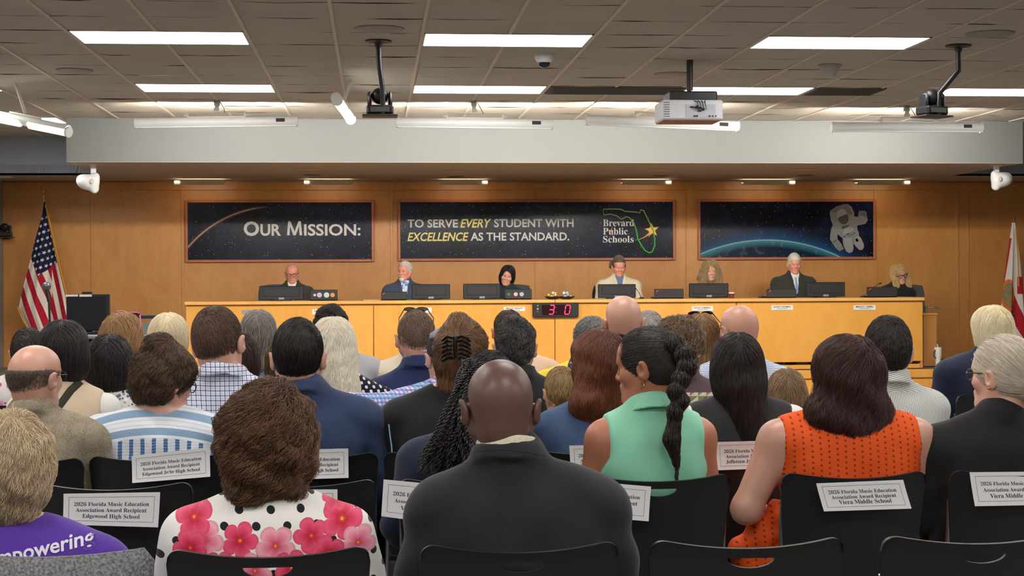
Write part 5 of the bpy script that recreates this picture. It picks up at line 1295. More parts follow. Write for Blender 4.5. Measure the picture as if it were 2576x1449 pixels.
def banner(px0, px1, py0, py1, label, m):
    a = P(px0, py0, WALL_Y - .03); b = P(px1, py1, WALL_Y - .03); c = (a + b) / 2; w, h = b.x - a.x, a.z - b.z
    t = thing('wall_banner', label, 'banner', (c.x, WALL_Y - .012, c.z), 0, None); MB().box((0, -.012, 0), (w, .012, h)).build('print', m(w, h), t)
    f = MB(); fw = .035
    for sx in (-1, 1): f.box((sx * (w / 2 + fw / 2), -.012, 0), (fw, .035, h + 2 * fw), bev=.006)
    for sz in (-1, 1): f.box((0, -.012, sz * (h / 2 + fw / 2)), (w, .035, fw), bev=.006)
    f.build('frame', M_CORDWOOD, t); t['w'], t['h'] = w, h
    del t['w'], t['h']
    return t, c, w, h
Mt = mat('banner_white', (214, 212, 208), .5); My = mat('banner_yellow', (232, 216, 128), .5)
def loc2(c, px, py): q = P(px, py, WALL_Y - .03); return Vector((q.x - c.x, -.0195, q.z - c.z))
t, c, w, h = banner(472, 935, 510, 652, 'dark starry wall banner reading Our Mission', lambda w, h: star_field('stars_a', (14, 15, 24), arc=(-0.058, -1.151, 1.470)))
b1 = t
def btext(t, c, s, px0, px1, py, cap, m, shear=0, off=.012, font=None, name='lettering'):
    a = loc2(c, px0, py); b = loc2(c, px1, py); vs, fs = text_mesh(s, 1, 'LEFT', 0, shear, .001) if off == 0 else text_mesh(s, 1, 'LEFT', off, shear, .001)
    zmax = max(v.z for v in vs); x0 = min(v.x for v in vs); x1 = max(v.x for v in vs); kz = cap / zmax; kx = (b.x - a.x) / (x1 - x0)
    MB().add([a + Vector(((v.x - x0) * kx, -.001 if v.y < 0 else 0, v.z * kz)) for v in vs], fs).build(name, m, t)
px2m = WALL_Y / FPX
btext(t, c, 'O', 613, 652, 592, 35 * px2m, Mt, off=.03); btext(t, c, 'UR', 655, 707, 592, 28 * px2m, Mt, off=.03); mx0, mx1 = loc2(c, 722, 592), loc2(c, 760, 592); mw, mh, mt_ = mx1.x - mx0.x, 35 * px2m, .030; MB().prism([(mx0.x + a * mw, mx0.z + b * mh) for a, b in ((0, 0), (.17, 0), (.20, .66), (.42, 0), (.58, 0), (.80, .66), (.83, 0), (1, 0), (.92, 1), (.76, 1), (.5, .26), (.24, 1), (.08, 1))], -.0215, -.0195).build('lettering', Mt, t); btext(t, c, 'ISSION:', 765, 907, 592, 28 * px2m, Mt, off=.02)
t, c, w, h = banner(1007, 1693, 509, 648, 'wide dark starry wall banner with the mission sentence and the green state outline', lambda w, h: star_field('stars_b', (14, 15, 24)))
btext(t, c, 'TO SERVE', 1025, 1152, 572, 20 * px2m, Mt, off=.02); btext(t, c, 'EVERY', 1158, 1236, 572, 21 * px2m, My, .25, .02); btext(t, c, 'STUDENT WITH', 1243, 1443, 571, 20 * px2m, Mt, off=.02)
btext(t, c, 'EXCELLENCE', 1025, 1179, 606, 21 * px2m, My, .25, .02); btext(t, c, 'AS THE STANDARD.', 1184, 1432, 605, 20 * px2m, Mt, off=.02)
for s_, x0, x1, y in (('Brevard', 1517, 1595, 569), ('Public', 1517, 1579, 590), ('Schools', 1517, 1594, 610)): btext(t, c, bolds(s_), x0, x1, y, 17 * px2m, Mt, off=0)
fl = [(1519, 540), (1517, 527), (1540, 526), (1562, 527), (1572, 532), (1600, 534), (1609, 536), (1612, 528), (1619, 530), (1624, 540), (1630, 552), (1637, 567), (1643, 580), (1647, 600), (1647, 617), (1641, 633), (1633, 636), (1622, 630), (1612, 615), (1604, 600), (1601, 580), (1594, 560), (1582, 547), (1574, 546), (1563, 552), (1550, 543), (1535, 539), (1519, 541)]
green = Mat('logo_green', S((80, 190, 90)), .4); gx, gy, gz = green.xyz(); green.color(green.mix(((gz + .1) * 4).clamp(), S((60, 190, 80)), S((130, 170, 90))))
MB().tube([loc2(c, x, y) for x, y in fl], .009, 6).build('state_outline', green.m, t, smooth=True)
sc_ = loc2(c, 1640, 579); pl = []
for i in range(10):
    a = math.pi / 2 + i * math.pi / 5 + .12; r = (.098 if i % 2 == 0 else .042); pl.append((sc_.x + r * math.cos(a), sc_.z + r * math.sin(a)))
MB().prism(pl, -.022, -.0195).build('star', mat('logo_orange', (240, 182, 72), .4), t)
MB().tube([loc2(c, x, y) for x, y in ((1597, 604), (1612, 601), (1624, 595), (1634, 587))], [.002, .004, .008, .014], 6).build('star_tail', MATS['logo_orange'], t, smooth=True)
MB().tube([loc2(c, x, y) for x, y in ((1541, 569), (1537, 580), (1541, 592))], [.002, .008, .002], 6).build('orange_mark', mat('logo_deep_orange', (226, 140, 60), .4), t, smooth=True)
t, c, w, h = banner(1762, 2197, 508, 646, 'dark starry wall banner with blue planet limb and floating astronaut', lambda w, h: star_field('stars_c', (14, 15, 24), earth=(-.28, -2.42, 2.28)))
ag = [mat('suit_grey_%d' % i, v, .7) for i, v in enumerate([(126, 125, 126), (146, 146, 146), (98, 97, 99), (62, 62, 64), (28, 28, 32)])]
AST = [(0, 'printed_astronaut', [(270,300),(350,240),(420,190),(600,135),(700,130),(790,200),(850,330),(860,430),(960,440),(960,340),(1000,300),(1100,290),(1160,330),(1165,440),(1190,520),(1130,610),(980,640),(930,650),(935,750),(970,820),(970,890),(1040,980),(1095,1110),(1090,1200),(1030,1255),(970,1240),(830,1090),(845,1200),(820,1290),(740,1325),(660,1280),(600,1150),(580,1060),(575,960),(500,900),(460,860),(445,900),(455,980),(540,1090),(605,1220),(500,1280),(400,1190),(330,1080),(270,990),(275,880),(300,720),(340,640),(290,520),(265,380)]),
 (2, 'printed_pack', [(345,262),(420,195),(600,140),(700,135),(770,230),(820,380),(740,400),(690,350),(640,270),(570,240),(480,270),(430,330),(300,330)]),
 (1, 'printed_helmet', [(440,350),(480,280),(570,250),(650,300),(690,370),(520,430),(450,480),(430,420)]), (3, 'printed_visor', [(450,490),(520,430),(680,370),(720,440),(715,540),(660,610),(600,625),(520,590)]),
 (1, 'printed_chest_box', [(600,760),(750,680),(830,700),(840,760),(650,860),(590,880)]), (1, 'printed_left_leg', [(600,960),(780,940),(820,1090),(835,1200),(810,1280),(740,1315),(670,1270),(610,1150)]), (1, 'printed_right_leg', [(860,960),(970,900),(1030,990),(1085,1110),(1080,1190),(1030,1245),(975,1230),(870,1110)]),
 (3, 'printed_harness', [(550,680),(720,630),(740,650),(570,740)]), (4, 'printed_strap', [(650,870),(740,830),(745,850),(660,890)]), (4, 'printed_strap', [(580,920),(640,905),(655,925),(600,935)]), (2, 'printed_belt', [(700,900),(880,800),(900,840),(720,925)]),
 (4, 'printed_pocket', [(880,980),(940,960),(965,1040),(905,1045)]), (4, 'printed_arm_band', [(345,1050),(430,990),(440,1002),(355,1065)]), (2, 'printed_glove', [(960,380),(1000,400),(1130,440),(1160,400),(1150,330),(1080,300),(1000,310)])]
for i, (mi, nm, pts) in enumerate(AST):
    poly = [(q.x, q.z) for q in (loc2(c, 2060 + x / 9.66, 500 + y / 9.66) for x, y in pts)]
    MB().prism(poly, -.0195 - .0006 * (1 + min(i, 3)), -.0185).build(nm, ag[mi], t)

# ------------------------------------------------------------------ things on and at the desk
blk = mat('black_plastic', (34, 34, 36), .4); blk2 = mat('black_matte', (22, 22, 24), .6); slv = mat('silver_plate', (150, 156, 164), .4, .3); whp = mat('white_plate', (226, 224, 220), .6)
def top_at(px, Y): return DZ
def on_desk(px, py, Y):
    q = P(px, py, Y); return Vector((q.x, Y, DZ))
def monitor(px0, px1, py, label, ry=0):
    Y = DESK_Y + .30; a, b = P(px0, py, Y), P(px1, py, Y); w = b.x - a.x; z = a.z - DZ; h = z - .045
    t = thing('monitor', label, 'monitor', ((a.x + b.x) / 2, Y, DZ), ry); h = z - .010; MB().box((0, 0, .010 + h / 2), (w, .035, h), bev=.008).build('housing', blk, t)
    MB().box((0, -.019, .02 + h * .5), (w * .8, .008, h * .62), bev=.003).build('back_cover', blk, t)
    MB().box((0, .03, .008), (.24, .18, .016), bev=.004).build('foot', blk, t); MB().box((0, .01, .04), (.07, .03, .07)).build('stand', blk, t)
    MB().box((.0, -.028, .022), (.066, .012, .034), bev=.002).build('badge', slv, t)
for p in ((652, 764, 720, 'black monitor back before the bald person in glasses'), (1036, 1132, 715, 'black monitor back beside the white-bearded person'), (1165, 1259, 714, 'black monitor back beside the person with long black hair'),
          (1504, 1599, 715, 'black monitor back before the sand-coloured blazer'), (1733, 1832, 713, 'black monitor back before the curly-haired person'), (2027, 2125, 710, 'black monitor back beside the white-haired person in a dark suit')): monitor(*p)
def laptop(px0, px1, py, label, stick=None):
    Y = DESK_Y + .12; a, b = P(px0, py, Y), P(px1, py, Y); w = b.x - a.x; h = a.z - DZ
    t = thing('laptop', label, 'laptop', ((a.x + b.x) / 2, Y, DZ)); MB().box((0, .01, h / 2 + .004), (w, .010, h - .008), Rx(-.10), bev=.004).build('lid', blk2, t); MB().box((0, .14, .010), (w, .24, .018), bev=.004).build('base', blk2, t)
    if stick:
        for (x, col, r) in stick: MB().lathe([(r, -.001), (r, .002), (r * .6, .0025), (0, .0025)], 16, (x * w, -.006, h * .52), Rx(math.pi / 2)).build('sticker', mat('sticker_%d_%d_%d' % col, col, .5), t)
    else: MB().box((-w * .40, -.004 - .0, h * .78), (.035, .003, .010), Ry(-.6)).build('red_mark', mat('red_mark', (200, 70, 60), .5), t)
laptop(780, 849, 729, 'black laptop with round stickers right of the bald person in glasses', [(-.33, (200, 200, 206), .016), (-.16, (190, 170, 200), .030), (.10, (186, 206, 204), .032), (.32, (226, 140, 70), .026)])
laptop(959, 1023, 734, 'black laptop before the white-bearded person'); laptop(1270, 1338, 728, 'black laptop with heart and round stickers before the person with black hair', [(-.36, (60, 110, 80), .02), (-.1, (226, 170, 180), .024), (.12, (176, 170, 196), .026)])
laptop(1646, 1720, 727, 'black laptop standing alone between the sand blazer and curly hair'); laptop(1929, 2004, 728, 'black laptop before the white-haired person in a dark suit'); laptop(2181, 2258, 722, 'black laptop before the blond person in glasses')
# bowls of mints
for px, lab, cols in ((1391, 'dark dish with yellow and white sweets on the desk', [(236, 220, 90), (230, 230, 226)]), (1425, 'dark dish heaped with white and blue items on the desk', [(232, 234, 236), (150, 190, 220)])):
    q = on_desk(px, 745, DESK_Y + .1); t = thing('dish', lab, 'dish', (q.x, q.y, DZ)); MB().lathe([(.04, 0), (.075, .012), (.105, .034), (.10, .036), (.07, .018), (0, .010)], 24).build('bowl', blk, t, smooth=True)
    for i in range(7 if px < 1400 else 13):
        a = RND.random() * 6.28; r = RND.random() * .065; o = MB().ball((0, 0, 0), RND.uniform(.014, .02), 10).build('wrapped_sweet', mat('sweet_%d' % cols[i % 2][0], cols[i % 2], .4), None, smooth=True, loc=(q.x + r * math.cos(a), q.y + r * math.sin(a), DZ + .03 + .022 * (i % 3)))
        tag(o, 'small wrapped sweet in a dark dish on the desk', 'sweet', 'wrapped sweets in the desk dishes')
q = on_desk(1840, 745, DESK_Y + .15); t = thing('cup', 'dark red cup with white lid right of the curly-haired person', 'cup', q); MB().lathe([(.028, 0), (.036, .058)], 20).build('body', mat('cup_red', (120, 40, 50), .5), t, smooth=True); MB().lathe([(.037, .058), (.038, .064), (.034, .072), (0, .072)], 20).build('lid', whp, t, smooth=True)
q = on_desk(930, 752, DESK_Y + .05); tag(MB().box((0, 0, .006), (.20, .14, .008), Rz(.3)).build('envelope', mat('manila', (206, 176, 130), .8), None, loc=q), 'tan papers lying flat on the desk left of the bearded person', 'papers')
def gooseneck(px, pt, py, label, Y=None):
    Y = Y or DESK_Y + .22; b = P(px, 745, Y); e = P(pt, py, Y); o = Vector((b.x, Y, DZ)); t = thing('desk_microphone', label, 'microphone', o)
    d = Vector((e.x - b.x, 0, e.z - DZ)); MB().lathe([(.03, 0), (.03, .012), (.012, .02)], 16).build('base', blk, t, smooth=True)
    MB().tube([(0, 0, .01), (d.x * .4, 0, d.z * .55), (d.x * .85, 0, d.z * .95)], .004, 8).build('neck', blk, t, smooth=True); MB().tube([(d.x * .85, 0, d.z * .95), d], .009, 10).build('head', blk, t, smooth=True)
gooseneck(1913, 1950, 716, 'thin gooseneck microphone left of the white-haired person'); gooseneck(1614, 1598, 725, 'thin gooseneck microphone right of the sand blazer monitor'); gooseneck(2170, 2218, 712, 'thin gooseneck microphone before the blond person in glasses')
# name plates on the desk front
def plate(px0, px1, py0, py1, txt, label, m=whp, frac=.78, sh=0.0):
    Y = DESK_Y - .004; a, b = P(px0, py0, Y), P(px1, py1, Y); o = MB().box((0, 0, 0), (b.x - a.x, .008, a.z - b.z), bev=.001).build('name_plate', m, None, loc=(a + b) / 2)
    tag(o, label, 'name plate', 'name plates on the desk front')
    if txt:
        mt = MB(); vs, fs = text_mesh(txt, .05, 'CENTER', .001, 0, 0); xs_ = [v.x for v in vs]; k = (b.x - a.x) * frac / (max(xs_) - min(xs_)); mt.add([Vector((v.x * k + sh * (b.x - a.x), -.0046, v.z * k * .9 + (a.z - b.z) * .02)) for v in vs], fs)
        mt.box((0, -.0044, -(a.z - b.z) * .22), ((b.x - a.x) * .5, .0006, .004)); mt.build('printed_text', mat('plate_ink', (50, 50, 56), .8), o)
plate(608, 632, 780, 789, '', 'blank grey-green plate on the desk above long grey hair', slv); plate(785, 840, 778, 791, 'DR. M', 'name plate behind the pinned-up black braids', whp, .28, -.25); plate(1030, 1086, 774, 787, 'RT', 'name plate behind the checkered sunglasses', whp, .12, .32)
plate(1267, 1321, 772, 783, 'MEGAN WRIGHT', 'name plate just left of the red timer'); plate(1740, 1794, 770, 782, 'KATYE CAMPBELL', 'name plate right of the timer below the curly-haired person'); plate(1940, 1995, 768, 780, 'JOHN THOMAS', 'name plate below the white-haired person'); plate(2147, 2203, 768, 780, 'MARLIC SEIBEL', 'rightmost name plate, below the blond person')
# countdown timer
Y = DESK_Y - .03; a, b = P(1340, 762, Y), P(1455, 797, Y); w, h = b.x - a.x, a.z - b.z; t = thing('countdown_timer', 'black countdown timer with red digits hung on the desk front', 'timer', (a + b) / 2)
MB().box((0, 0, 0), (w, .05, h), bev=.006).build('case', blk2, t); MB().box((.01 * w, -.0255, 0), (w * .62, .002, h * .72)).build('window', mat('timer_window', (36, 8, 14), .2), t)
led = emit('led_red', (255, 40, 80), 3.0)
def seg(mb, cx, cz, on, W=.055, H=.105, T=.011):
    S7 = {'a': ((-.5, 1), (.5, 1)), 'b': ((.5, 1), (.5, 0)), 'c': ((.5, 0), (.5, -1)), 'd': ((-.5, -1), (.5, -1)), 'e': ((-.5, -1), (-.5, 0)), 'f': ((-.5, 0), (-.5, 1)), 'g': ((-.5, 0), (.5, 0))}
    for s_ in on:
        (x0, z0), (x1, z1) = S7[s_]; p0 = Vector((cx + x0 * W + z0 * .008, -.0275, cz + z0 * H / 2)); p1 = Vector((cx + x1 * W + z1 * .008, -.0275, cz + z1 * H / 2)); d = (p1 - p0).normalized(); n = Vector((-d.z, 0, d.x)) * T / 2
        q0, q1 = p0 + d * T * .7, p1 - d * T * .7; mb.add([q0 + n, p0 + d * T * .2, q0 - n, q1 - n, p1 - d * T * .2, q1 + n], [(0, 1, 2, 3, 4, 5)])
for px, on in ((1387, 'abgcd'), (1427, 'abcdef')): mb = MB(); q = P(px, 779, Y); seg(mb, q.x - t.location.x, q.z - t.location.z, on); mb.build('digit', led, t)
mb = MB()
for py in (773, 785): q = P(1398, py, Y); mb.box((q.x - t.location.x, -.0275, q.z - t.location.z), (.006, .003, .006))
mb.build('colon', led, t)
for py, cl in ((769, (90, 150, 130)), (777, (200, 190, 130)), (784, (190, 30, 60))): q = P(1352, py, Y); MB().box((q.x - t.location.x, -.026, q.z - t.location.z), (.018, .003, .018)).build('status_lamp', mat('lampc_%d' % cl[0], cl, .3), t)

# ------------------------------------------------------------------ officials
kw = dict(by=180, lo=True, res=.62, floor=PLAT_Z, drop=.35, lean=.03)
YP = DESK_Y + 1.0
DKS = ('darkshort', (34, 28, 26), (78, 66, 60), 1500)
def white_shirt(pr, m, tie=None):
    nb = pr['nb']; zs = pr['zs']
    src = pr['top']; bvh = BVHTree.FromPolygons([v.co for v in src.data.vertices], [tuple(p.vertices) for p in src.data.polygons])
    def fr(x, z, off): h = bvh.ray_cast(Vector((x, 1.2, z)), Vector((0, -1, 0))); return Vector((x, (h[0].y if h[0] is not None else .08) + off, z))
    vs = []; fs = []; n = 8
    for j in range(n + 1):
        z = nb.z + .025 - .27 * j / n; hw = .052 * (1 - j / n) + .004
        for i in range(5): vs.append(fr(nb.x + hw * (-1 + i / 2), z, .007))
    for j in range(n):
        for i in range(4): a = j * 5 + i; fs.append((a, a + 5, a + 6, a + 1))
    MB().add(vs, fs).build('shirt_front', m, pr['o'], smooth=True)
    for sx in (-1, 1):
        mb = MB(); pts = [fr(nb.x + sx * .058, nb.z, .008), fr(nb.x + sx * .05, nb.z - .08, .010), fr(nb.x + sx * .012, nb.z - .24, .010)]; mb.tube(pts, [.010, .022, .006], 8, flat=.3); mb.build('lapel', pr['top'].data.materials[0], pr['o'], smooth=True)
    if tie:
        vs = []; fs = []
        for j in range(7):
            z = nb.z - .035 - .20 * j / 6; hw = (.014 if j == 0 else .009 + .012 * j / 6)
            for i in (-1, 0, 1): vs.append(fr(nb.x + hw * i, z, .010 + (.003 if i == 0 else 0)))
        for j in range(6):
            for i in range(2): a = j * 3 + i; fs.append((a, a + 3, a + 4, a + 1))
        MB().add(vs, fs).build('tie', tie, pr['o'], smooth=True)
p = person('P1', 'bald person in black glasses and dark suit behind the desk, looking down', 735, 664, YP, 'red', None, None, wear='blazer', wm=C_OLIVE, sw=.24, g=1.1, hp=12, **kw); face_parts(p, closed=True, brow=(150, 120, 100)); glasses(p, (22, 20, 22), .0024); white_shirt(p, C_WHITE, mat('tie_pale', (170, 180, 200), .6))
p = person('P2', 'white-bearded person in a blue-grey blazer, turned to look left', 1018, 657, YP, 'red', st_short(t=.008, top=.016, L=.03, whorl=None, grav=.2, bias=(0, -.9, 0), seedy=.06, nape=-.05), ('whitehair', (232, 226, 214), (250, 246, 238), 2500), wear='blazer', wm=C_BLUEBLZ, sw=.245, g=1.15, hy=-32, **kw); face_parts(p, brow=(200, 190, 180)); white_shirt(p, C_ALOHA)
F = Field().ell((0, .068, -.092), (.036, .036, .034), head=p['H']).cone((-.022, .090, -.050), (.022, .090, -.050), .007, head=p['H'], k=.012)
c = hp3(p, (0, .06, -.08)); V, Q = F.mesh(axis(c.x - .09, c.x + .09, .004), axis(c.y - .09, c.y + .09, .004), axis(c.z - .08, c.z + .08, .004)); np_mesh('beard', V, Q, mat('beard_white', (226, 220, 210), .9), p['o'])
p = person('P3', 'person with long straight black hair in a dark teal top, head tilted', 1276, 667, YP, 'light', dict(st_long(.22, .095), facew=.074, t=.012, part=1.1, px=.01, curl=.002), ('longblack2', (18, 15, 18), (46, 40, 44), 3500), wear='tee', wm=C_TEAL, sw=.215, fem=True, hp=12, hr=-14, hy=-10, bx=.02, **kw); face_parts(p, (40, 30, 28), (186, 90, 90), closed=True)
p = person('P4', 'person with side-swept brown grey hair in a sand-coloured blazer and denim shirt', 1557, 643, YP, 'red', st_short(t=.008, top=.026, L=.05, whorl=None, grav=.15, bias=(.8, -.5, 0), seedy=.062, nape=-.05), ('sidegrey', (86, 72, 60), (150, 132, 112), 2500), wear='blazer', wm=C_SAND, sw=.255, g=1.1, hp=14, **kw); face_parts(p, (120, 96, 76), closed=True); white_shirt(p, C_DENIM2)
p = person('P5', 'person with long curly light brown hair in a dark red top', 1787, 655, YP, 'light', dict(facew=.070, t=.022, top=.018, vol=[('e', (0, -.02, -.04), (.135, .085, .09)), ('e', (0, -.02, -.11), (.150, .07, .075)), ('c', (.088, .03, -.03), (.10, .05, -.13), .036, .042), ('c', (-.088, .03, -.03), (-.10, .05, -.13), .036, .042)], L=.11, part=1.0, curl=.012, lam=.035, clump=.8, jit=.12, lump=(.007, 48), fuzz=1.8, box=((-.2, -.19, -.24), (.2, .14, .16))), ('curlyblond', (146, 116, 80), (226, 198, 152), 4000), wear='tee', wm=C_RED, sw=.205, fem=True, hp=8, **kw); face_parts(p, (110, 84, 60), (196, 76, 80))
p = person('P6', 'person with thick white hair in a dark suit, white shirt and pale blue tie', 1998, 637, YP, 'red', st_short(t=.010, top=.026, L=.05, whorl=None, grav=.15, bias=(-.7, -.6, 0), seedy=.062, nape=-.05), ('whitehair', (232, 226, 214), (250, 246, 238), 2500), wear='blazer', wm=C_OLIVE, sw=.26, g=1.15, hp=8, **kw); face_parts(p, brow=(190, 170, 150)); white_shirt(p, C_WHITE, mat('tie_blue', (120, 160, 206), .6))
p = person('P7', 'person with long blond hair and black glasses in a black jacket, head tilted', 2262, 664, YP, 'light', dict(st_long(.25, .105), facew=.068, vol=[('e', (0, -.028, -.04), (.098, .085, .10)), ('c', (.080, .03, -.03), (.085, .06, -.18), .036, .040), ('c', (-.080, .03, -.03), (-.085, .06, -.16), .036, .036)], part=1.1, px=.02, curl=.004, lam=.08), ('goldblond', (176, 138, 84), (242, 210, 150), 4000), wear='blazer', wm=C_BLK, sw=.225, fem=True, hp=14, hr=14, hy=12, bx=-.03, **kw); face_parts(p, (110, 84, 60), (190, 90, 90)); glasses(p, (18, 16, 18), .003)
# high-backed chairs
for px, w, lab in ((700, .50, 'black office chair of the bald official, turned aside'), (1010, .46, 'black office chair of the bearded official'), (1287, .5, 'black office chair of the official with black hair'), (1545, .56, 'black office chair of the sand blazer'), (1787, .44, 'black office chair of the curly-haired official'), (2005, .52, 'black office chair of the white-haired official'), (2278, .50, 'black office chair of the blond official')):
    q = P(px, 715, YP + .35); t = thing('office_chair', lab, 'chair', (q.x, YP + .12, PLAT_Z)); R2 = q.z - PLAT_Z
    mb = MB(); n = 10; vs = []; fs = []
    for sd in (0, 1):
        for i in range(n + 1):
            for j in range(n + 1):
                u, v = -1 + 2 * i / n, j / n; vs.append((u * w / 2 * (1 - .10 * max(0, v - .85) / .15 * (abs(u))), .25 + .05 * v - .05 * u * u + (.03 if sd else -.02) * (1 - .6 * abs(u) ** 4), .52 + (R2 - .52) * v - .02 * u * u * v))
    N = (n + 1) ** 2
    for i in range(n):
        for j in range(n): a = i * (n + 1) + j; fs += [(a, a + n + 1, a + n + 2, a + 1), (a + N, a + 1 + N, a + n + 2 + N, a + n + 1 + N)]
        for k in (0, n): a = i * (n + 1) + k; b_ = a + n + 1; fs.append((a, b_, b_ + N, a + N)); a = k * (n + 1) + i; fs.append((a, a + 1, a + 1 + N, a + N))
    mb.add(vs, fs).build('backrest', mat('chair_leather', (40, 42, 42), .45), t, smooth=True); MB().box((0, 0, .43), (.5, .5, .07), bev=.03).build('seat', MATS['chair_leather'], t, smooth=True)
    MB().tube([(0, .0, .4), (0, 0, .08)], .03, 12).build('column', blk, t, smooth=True)
    for k in range(5): a = k * 1.2566; MB().tube([(0, 0, .10), (.28 * math.cos(a), .28 * math.sin(a), .06)], [.025, .015], 8).ball((.28 * math.cos(a), .28 * math.sin(a), .03), .03, 8).build('leg', blk, t, smooth=True)

# ------------------------------------------------------------------ hanging stage fixtures
M_FIX = mat('fixture_white', (244, 244, 240), .35, 0, .5); M_BRK = mat('bracket_white', (232, 228, 214), .5)
tube_m = emit('stage_tube', (255, 250, 240), SPOT_STRENGTH)
def bar(px0, py0, px1, py1, pbx, pby, label, lit=True, D=None):
    Hc = CEIL_Z; top = PZ(pbx, pby, Hc); Y = D or top.y
    a, b = P(px0, py0, Y), P(px1, py1, Y); o = (a + b) / 2; L = (b - a).length; ang = math.atan2(b.z - a.z, b.x - a.x)
    t = thing('stage_fixture', label, 'light fixture', (o.x, Y, o.z), 0, None); R = Ry(-ang)
    # housing: half-round aluminium profile, open towards the dais
    prof = [(.046 * math.cos(w), .050 * math.sin(w)) for w in [math.radians(d) for d in range(20, 261, 16)]]
    inner = [(.040 * math.cos(w), .044 * math.sin(w)) for w in [math.radians(d) for d in range(260, 19, -16)]]
    MB().prism(prof + inner, -L / 2, L / 2, axis='x', R=R).build('housing', M_FIX, t, smooth=True, angle=30)
    for sx in (-1, 1): MB().prism([(.049 * math.cos(w), .053 * math.sin(w)) for w in [2 * math.pi * k / 16 for k in range(16)]], sx * L / 2 - .012, sx * L / 2 + .012, axis='x', R=R).build('end_cap', M_FIX, t)
    MB().box(R @ Vector((0, -.040, -.044)), (L, .010, .012), R).build('lower_lip', M_FIX, t)
    MB().box(R @ Vector((L * .40, -.0455, .010)), (.085, .004, .034), R).build('rating_label', mat('label_black', (46, 46, 48), .6), t)
    MB().tube([R @ Vector((-L / 2 + .03, .018, 0)), R @ Vector((L / 2 - .03, .018, 0))], .014, 8).build('tube', tube_m if lit else M_FIX, t, smooth=True)
    br = MB(); w = .27
    for sx in (-1, 1): br.box(R @ Vector((sx * w, -.01, .065)), (.014, .03, .07), R); br.tube([R @ Vector((sx * w * .97, -.02, .065)), R @ Vector((sx * w * 1.14, -.02, .065))], .009, 8)
    br.box(R @ Vector((0, -.01, .098)), (2 * w, .03, .012), R); br.box(R @ Vector((0, -.01, .048)), (2 * w, .04, .014), R); br.build('yoke', M_BRK, t)
    zc = Hc - o.z; xx = top.x - o.x; s = MB(); s.box((xx, 0, zc - .03), (.05, .05, .05)); s.tube([(xx, 0, zc), (xx * .6, 0, (zc + .1) / 2 + .02), (0, 0, .10)], .015, 8)
    s.tube([(xx + .03, -.02, zc - .02), (xx + .07, -.03, zc * .6), (.08, -.03, .09)], .004, 6); s.box((xx, -.01, zc - .07), (.035, .02, .10)); s.box((0, 0, .115), (.045, .045, .04)); s.build('hanger', mat('hanger_metal', (150, 146, 134), .4, .6), t, smooth=True); return t
bar(342, 310, 746, 305, 546, 252, 'white hanging stage light bar, first from the left over the soffit'); bar(1000, 308, 1387, 313, 1192, 253, 'white hanging stage light bar in the middle, above the wide banner')
bar(1478, 302, 1856, 318, 1690, 252, 'slanted white hanging stage light bar below the projector'); bar(2094, 320, 2468, 321, 2281, 266, 'white hanging stage light bar at the right below the bent camera pole')
def side_bar(pts, top_px, label, Y0, Y1, r=.045):
    a, b = P(*pts[0], Y0), P(*pts[1], Y1); o = (a + b) / 2; top = P(*top_px, (Y0 + Y1) / 2); t = thing('stage_fixture', label, 'light fixture', o)
    d = (b - a); u = d.normalized(); up = Vector((0, 0, 1)); sd = u.cross(up).normalized()
    for f0, f1 in ((-.5, -.06), (.06, .5)): MB().tube([d * f0, d * f1], r * .9, 12).build('lamp_section', emit('stage_tube_side', (255, 252, 246), 14), t, smooth=True)
    MB().tube([d * -.5 + up * .02 + sd * -.01, d * .5 + up * .02 + sd * -.01], r * 1.02, 12).build('housing', M_FIX, t, smooth=True); MB().tube([d * .5, d * .5 + u * .02], r * 1.1, 12).tube([d * -.5, d * -.5 - u * .02], r * 1.1, 12).build('end_cap', M_FIX, t, smooth=True)
    h = CEIL_Z - o.z; MB().tube([(top.x - o.x, 0, h), (0, 0, .09)], .014, 8).tube([u * -.18 + up * .07, u * .18 + up * .07], .012, 6).tube([u * -.18 + up * .07, u * -.18 + up * .02], .010, 6).tube([u * .18 + up * .07, u * .18 + up * .02], .010, 6).build('hanger', M_BRK, t, smooth=True)
side_bar(((-40, 290), (170, 332)), (40, 256), 'glowing white hanging light bar slanting in at the left edge', 14.6, 14.1, .042)
side_bar(((848, 252), (882, 300)), (882, 212), 'white hanging stage light seen end-on left of the first camera pole', 13.3, 14.7, .045)

# ------------------------------------------------------------------ cameras, projector and fittings on the ceiling
def ptz(t, c, k=1.0, back=True, rz=0):
    """pan-tilt camera hung or standing on a plate at local c"""
    R = Rz(rz); c = Vector(c); MB().box(c + Vector((0, 0, 0)), (.30 * k, .22 * k, .012), R, bev=.003).build('shelf', mat('shelf_brown', (66, 52, 48), .5), t)
    MB().box(c + Vector((0, 0, .05 * k)), (.23 * k, .18 * k, .075 * k), R, bev=.012).build('base', blk, t)
    for sx in (-1, 1): MB().box(c + R @ Vector((sx * .088 * k, 0, .13 * k)), (.035 * k, .12 * k, .15 * k), R, bev=.015).build('yoke_arm', blk, t, smooth=True)
    MB().ball(c + Vector((0, 0, .17 * k)), .072 * k, 16).build('head', blk, t, smooth=True)
    MB().lathe([(.045 * k, 0), (.045 * k, .03 * k), (.03 * k, .035 * k), (0, .03 * k)], 20, c + R @ Vector((0, .055 * k, .17 * k)), R @ Rx(-math.pi / 2)).build('lens', mat('lens_glass', (20, 20, 30), .08), t, smooth=True)
    MB().box(c + R @ Vector((0, -.092 * k, .05 * k)), (.16 * k, .006, .04 * k), R).build('connector_panel', mat('connectors', (90, 96, 92), .4), t)
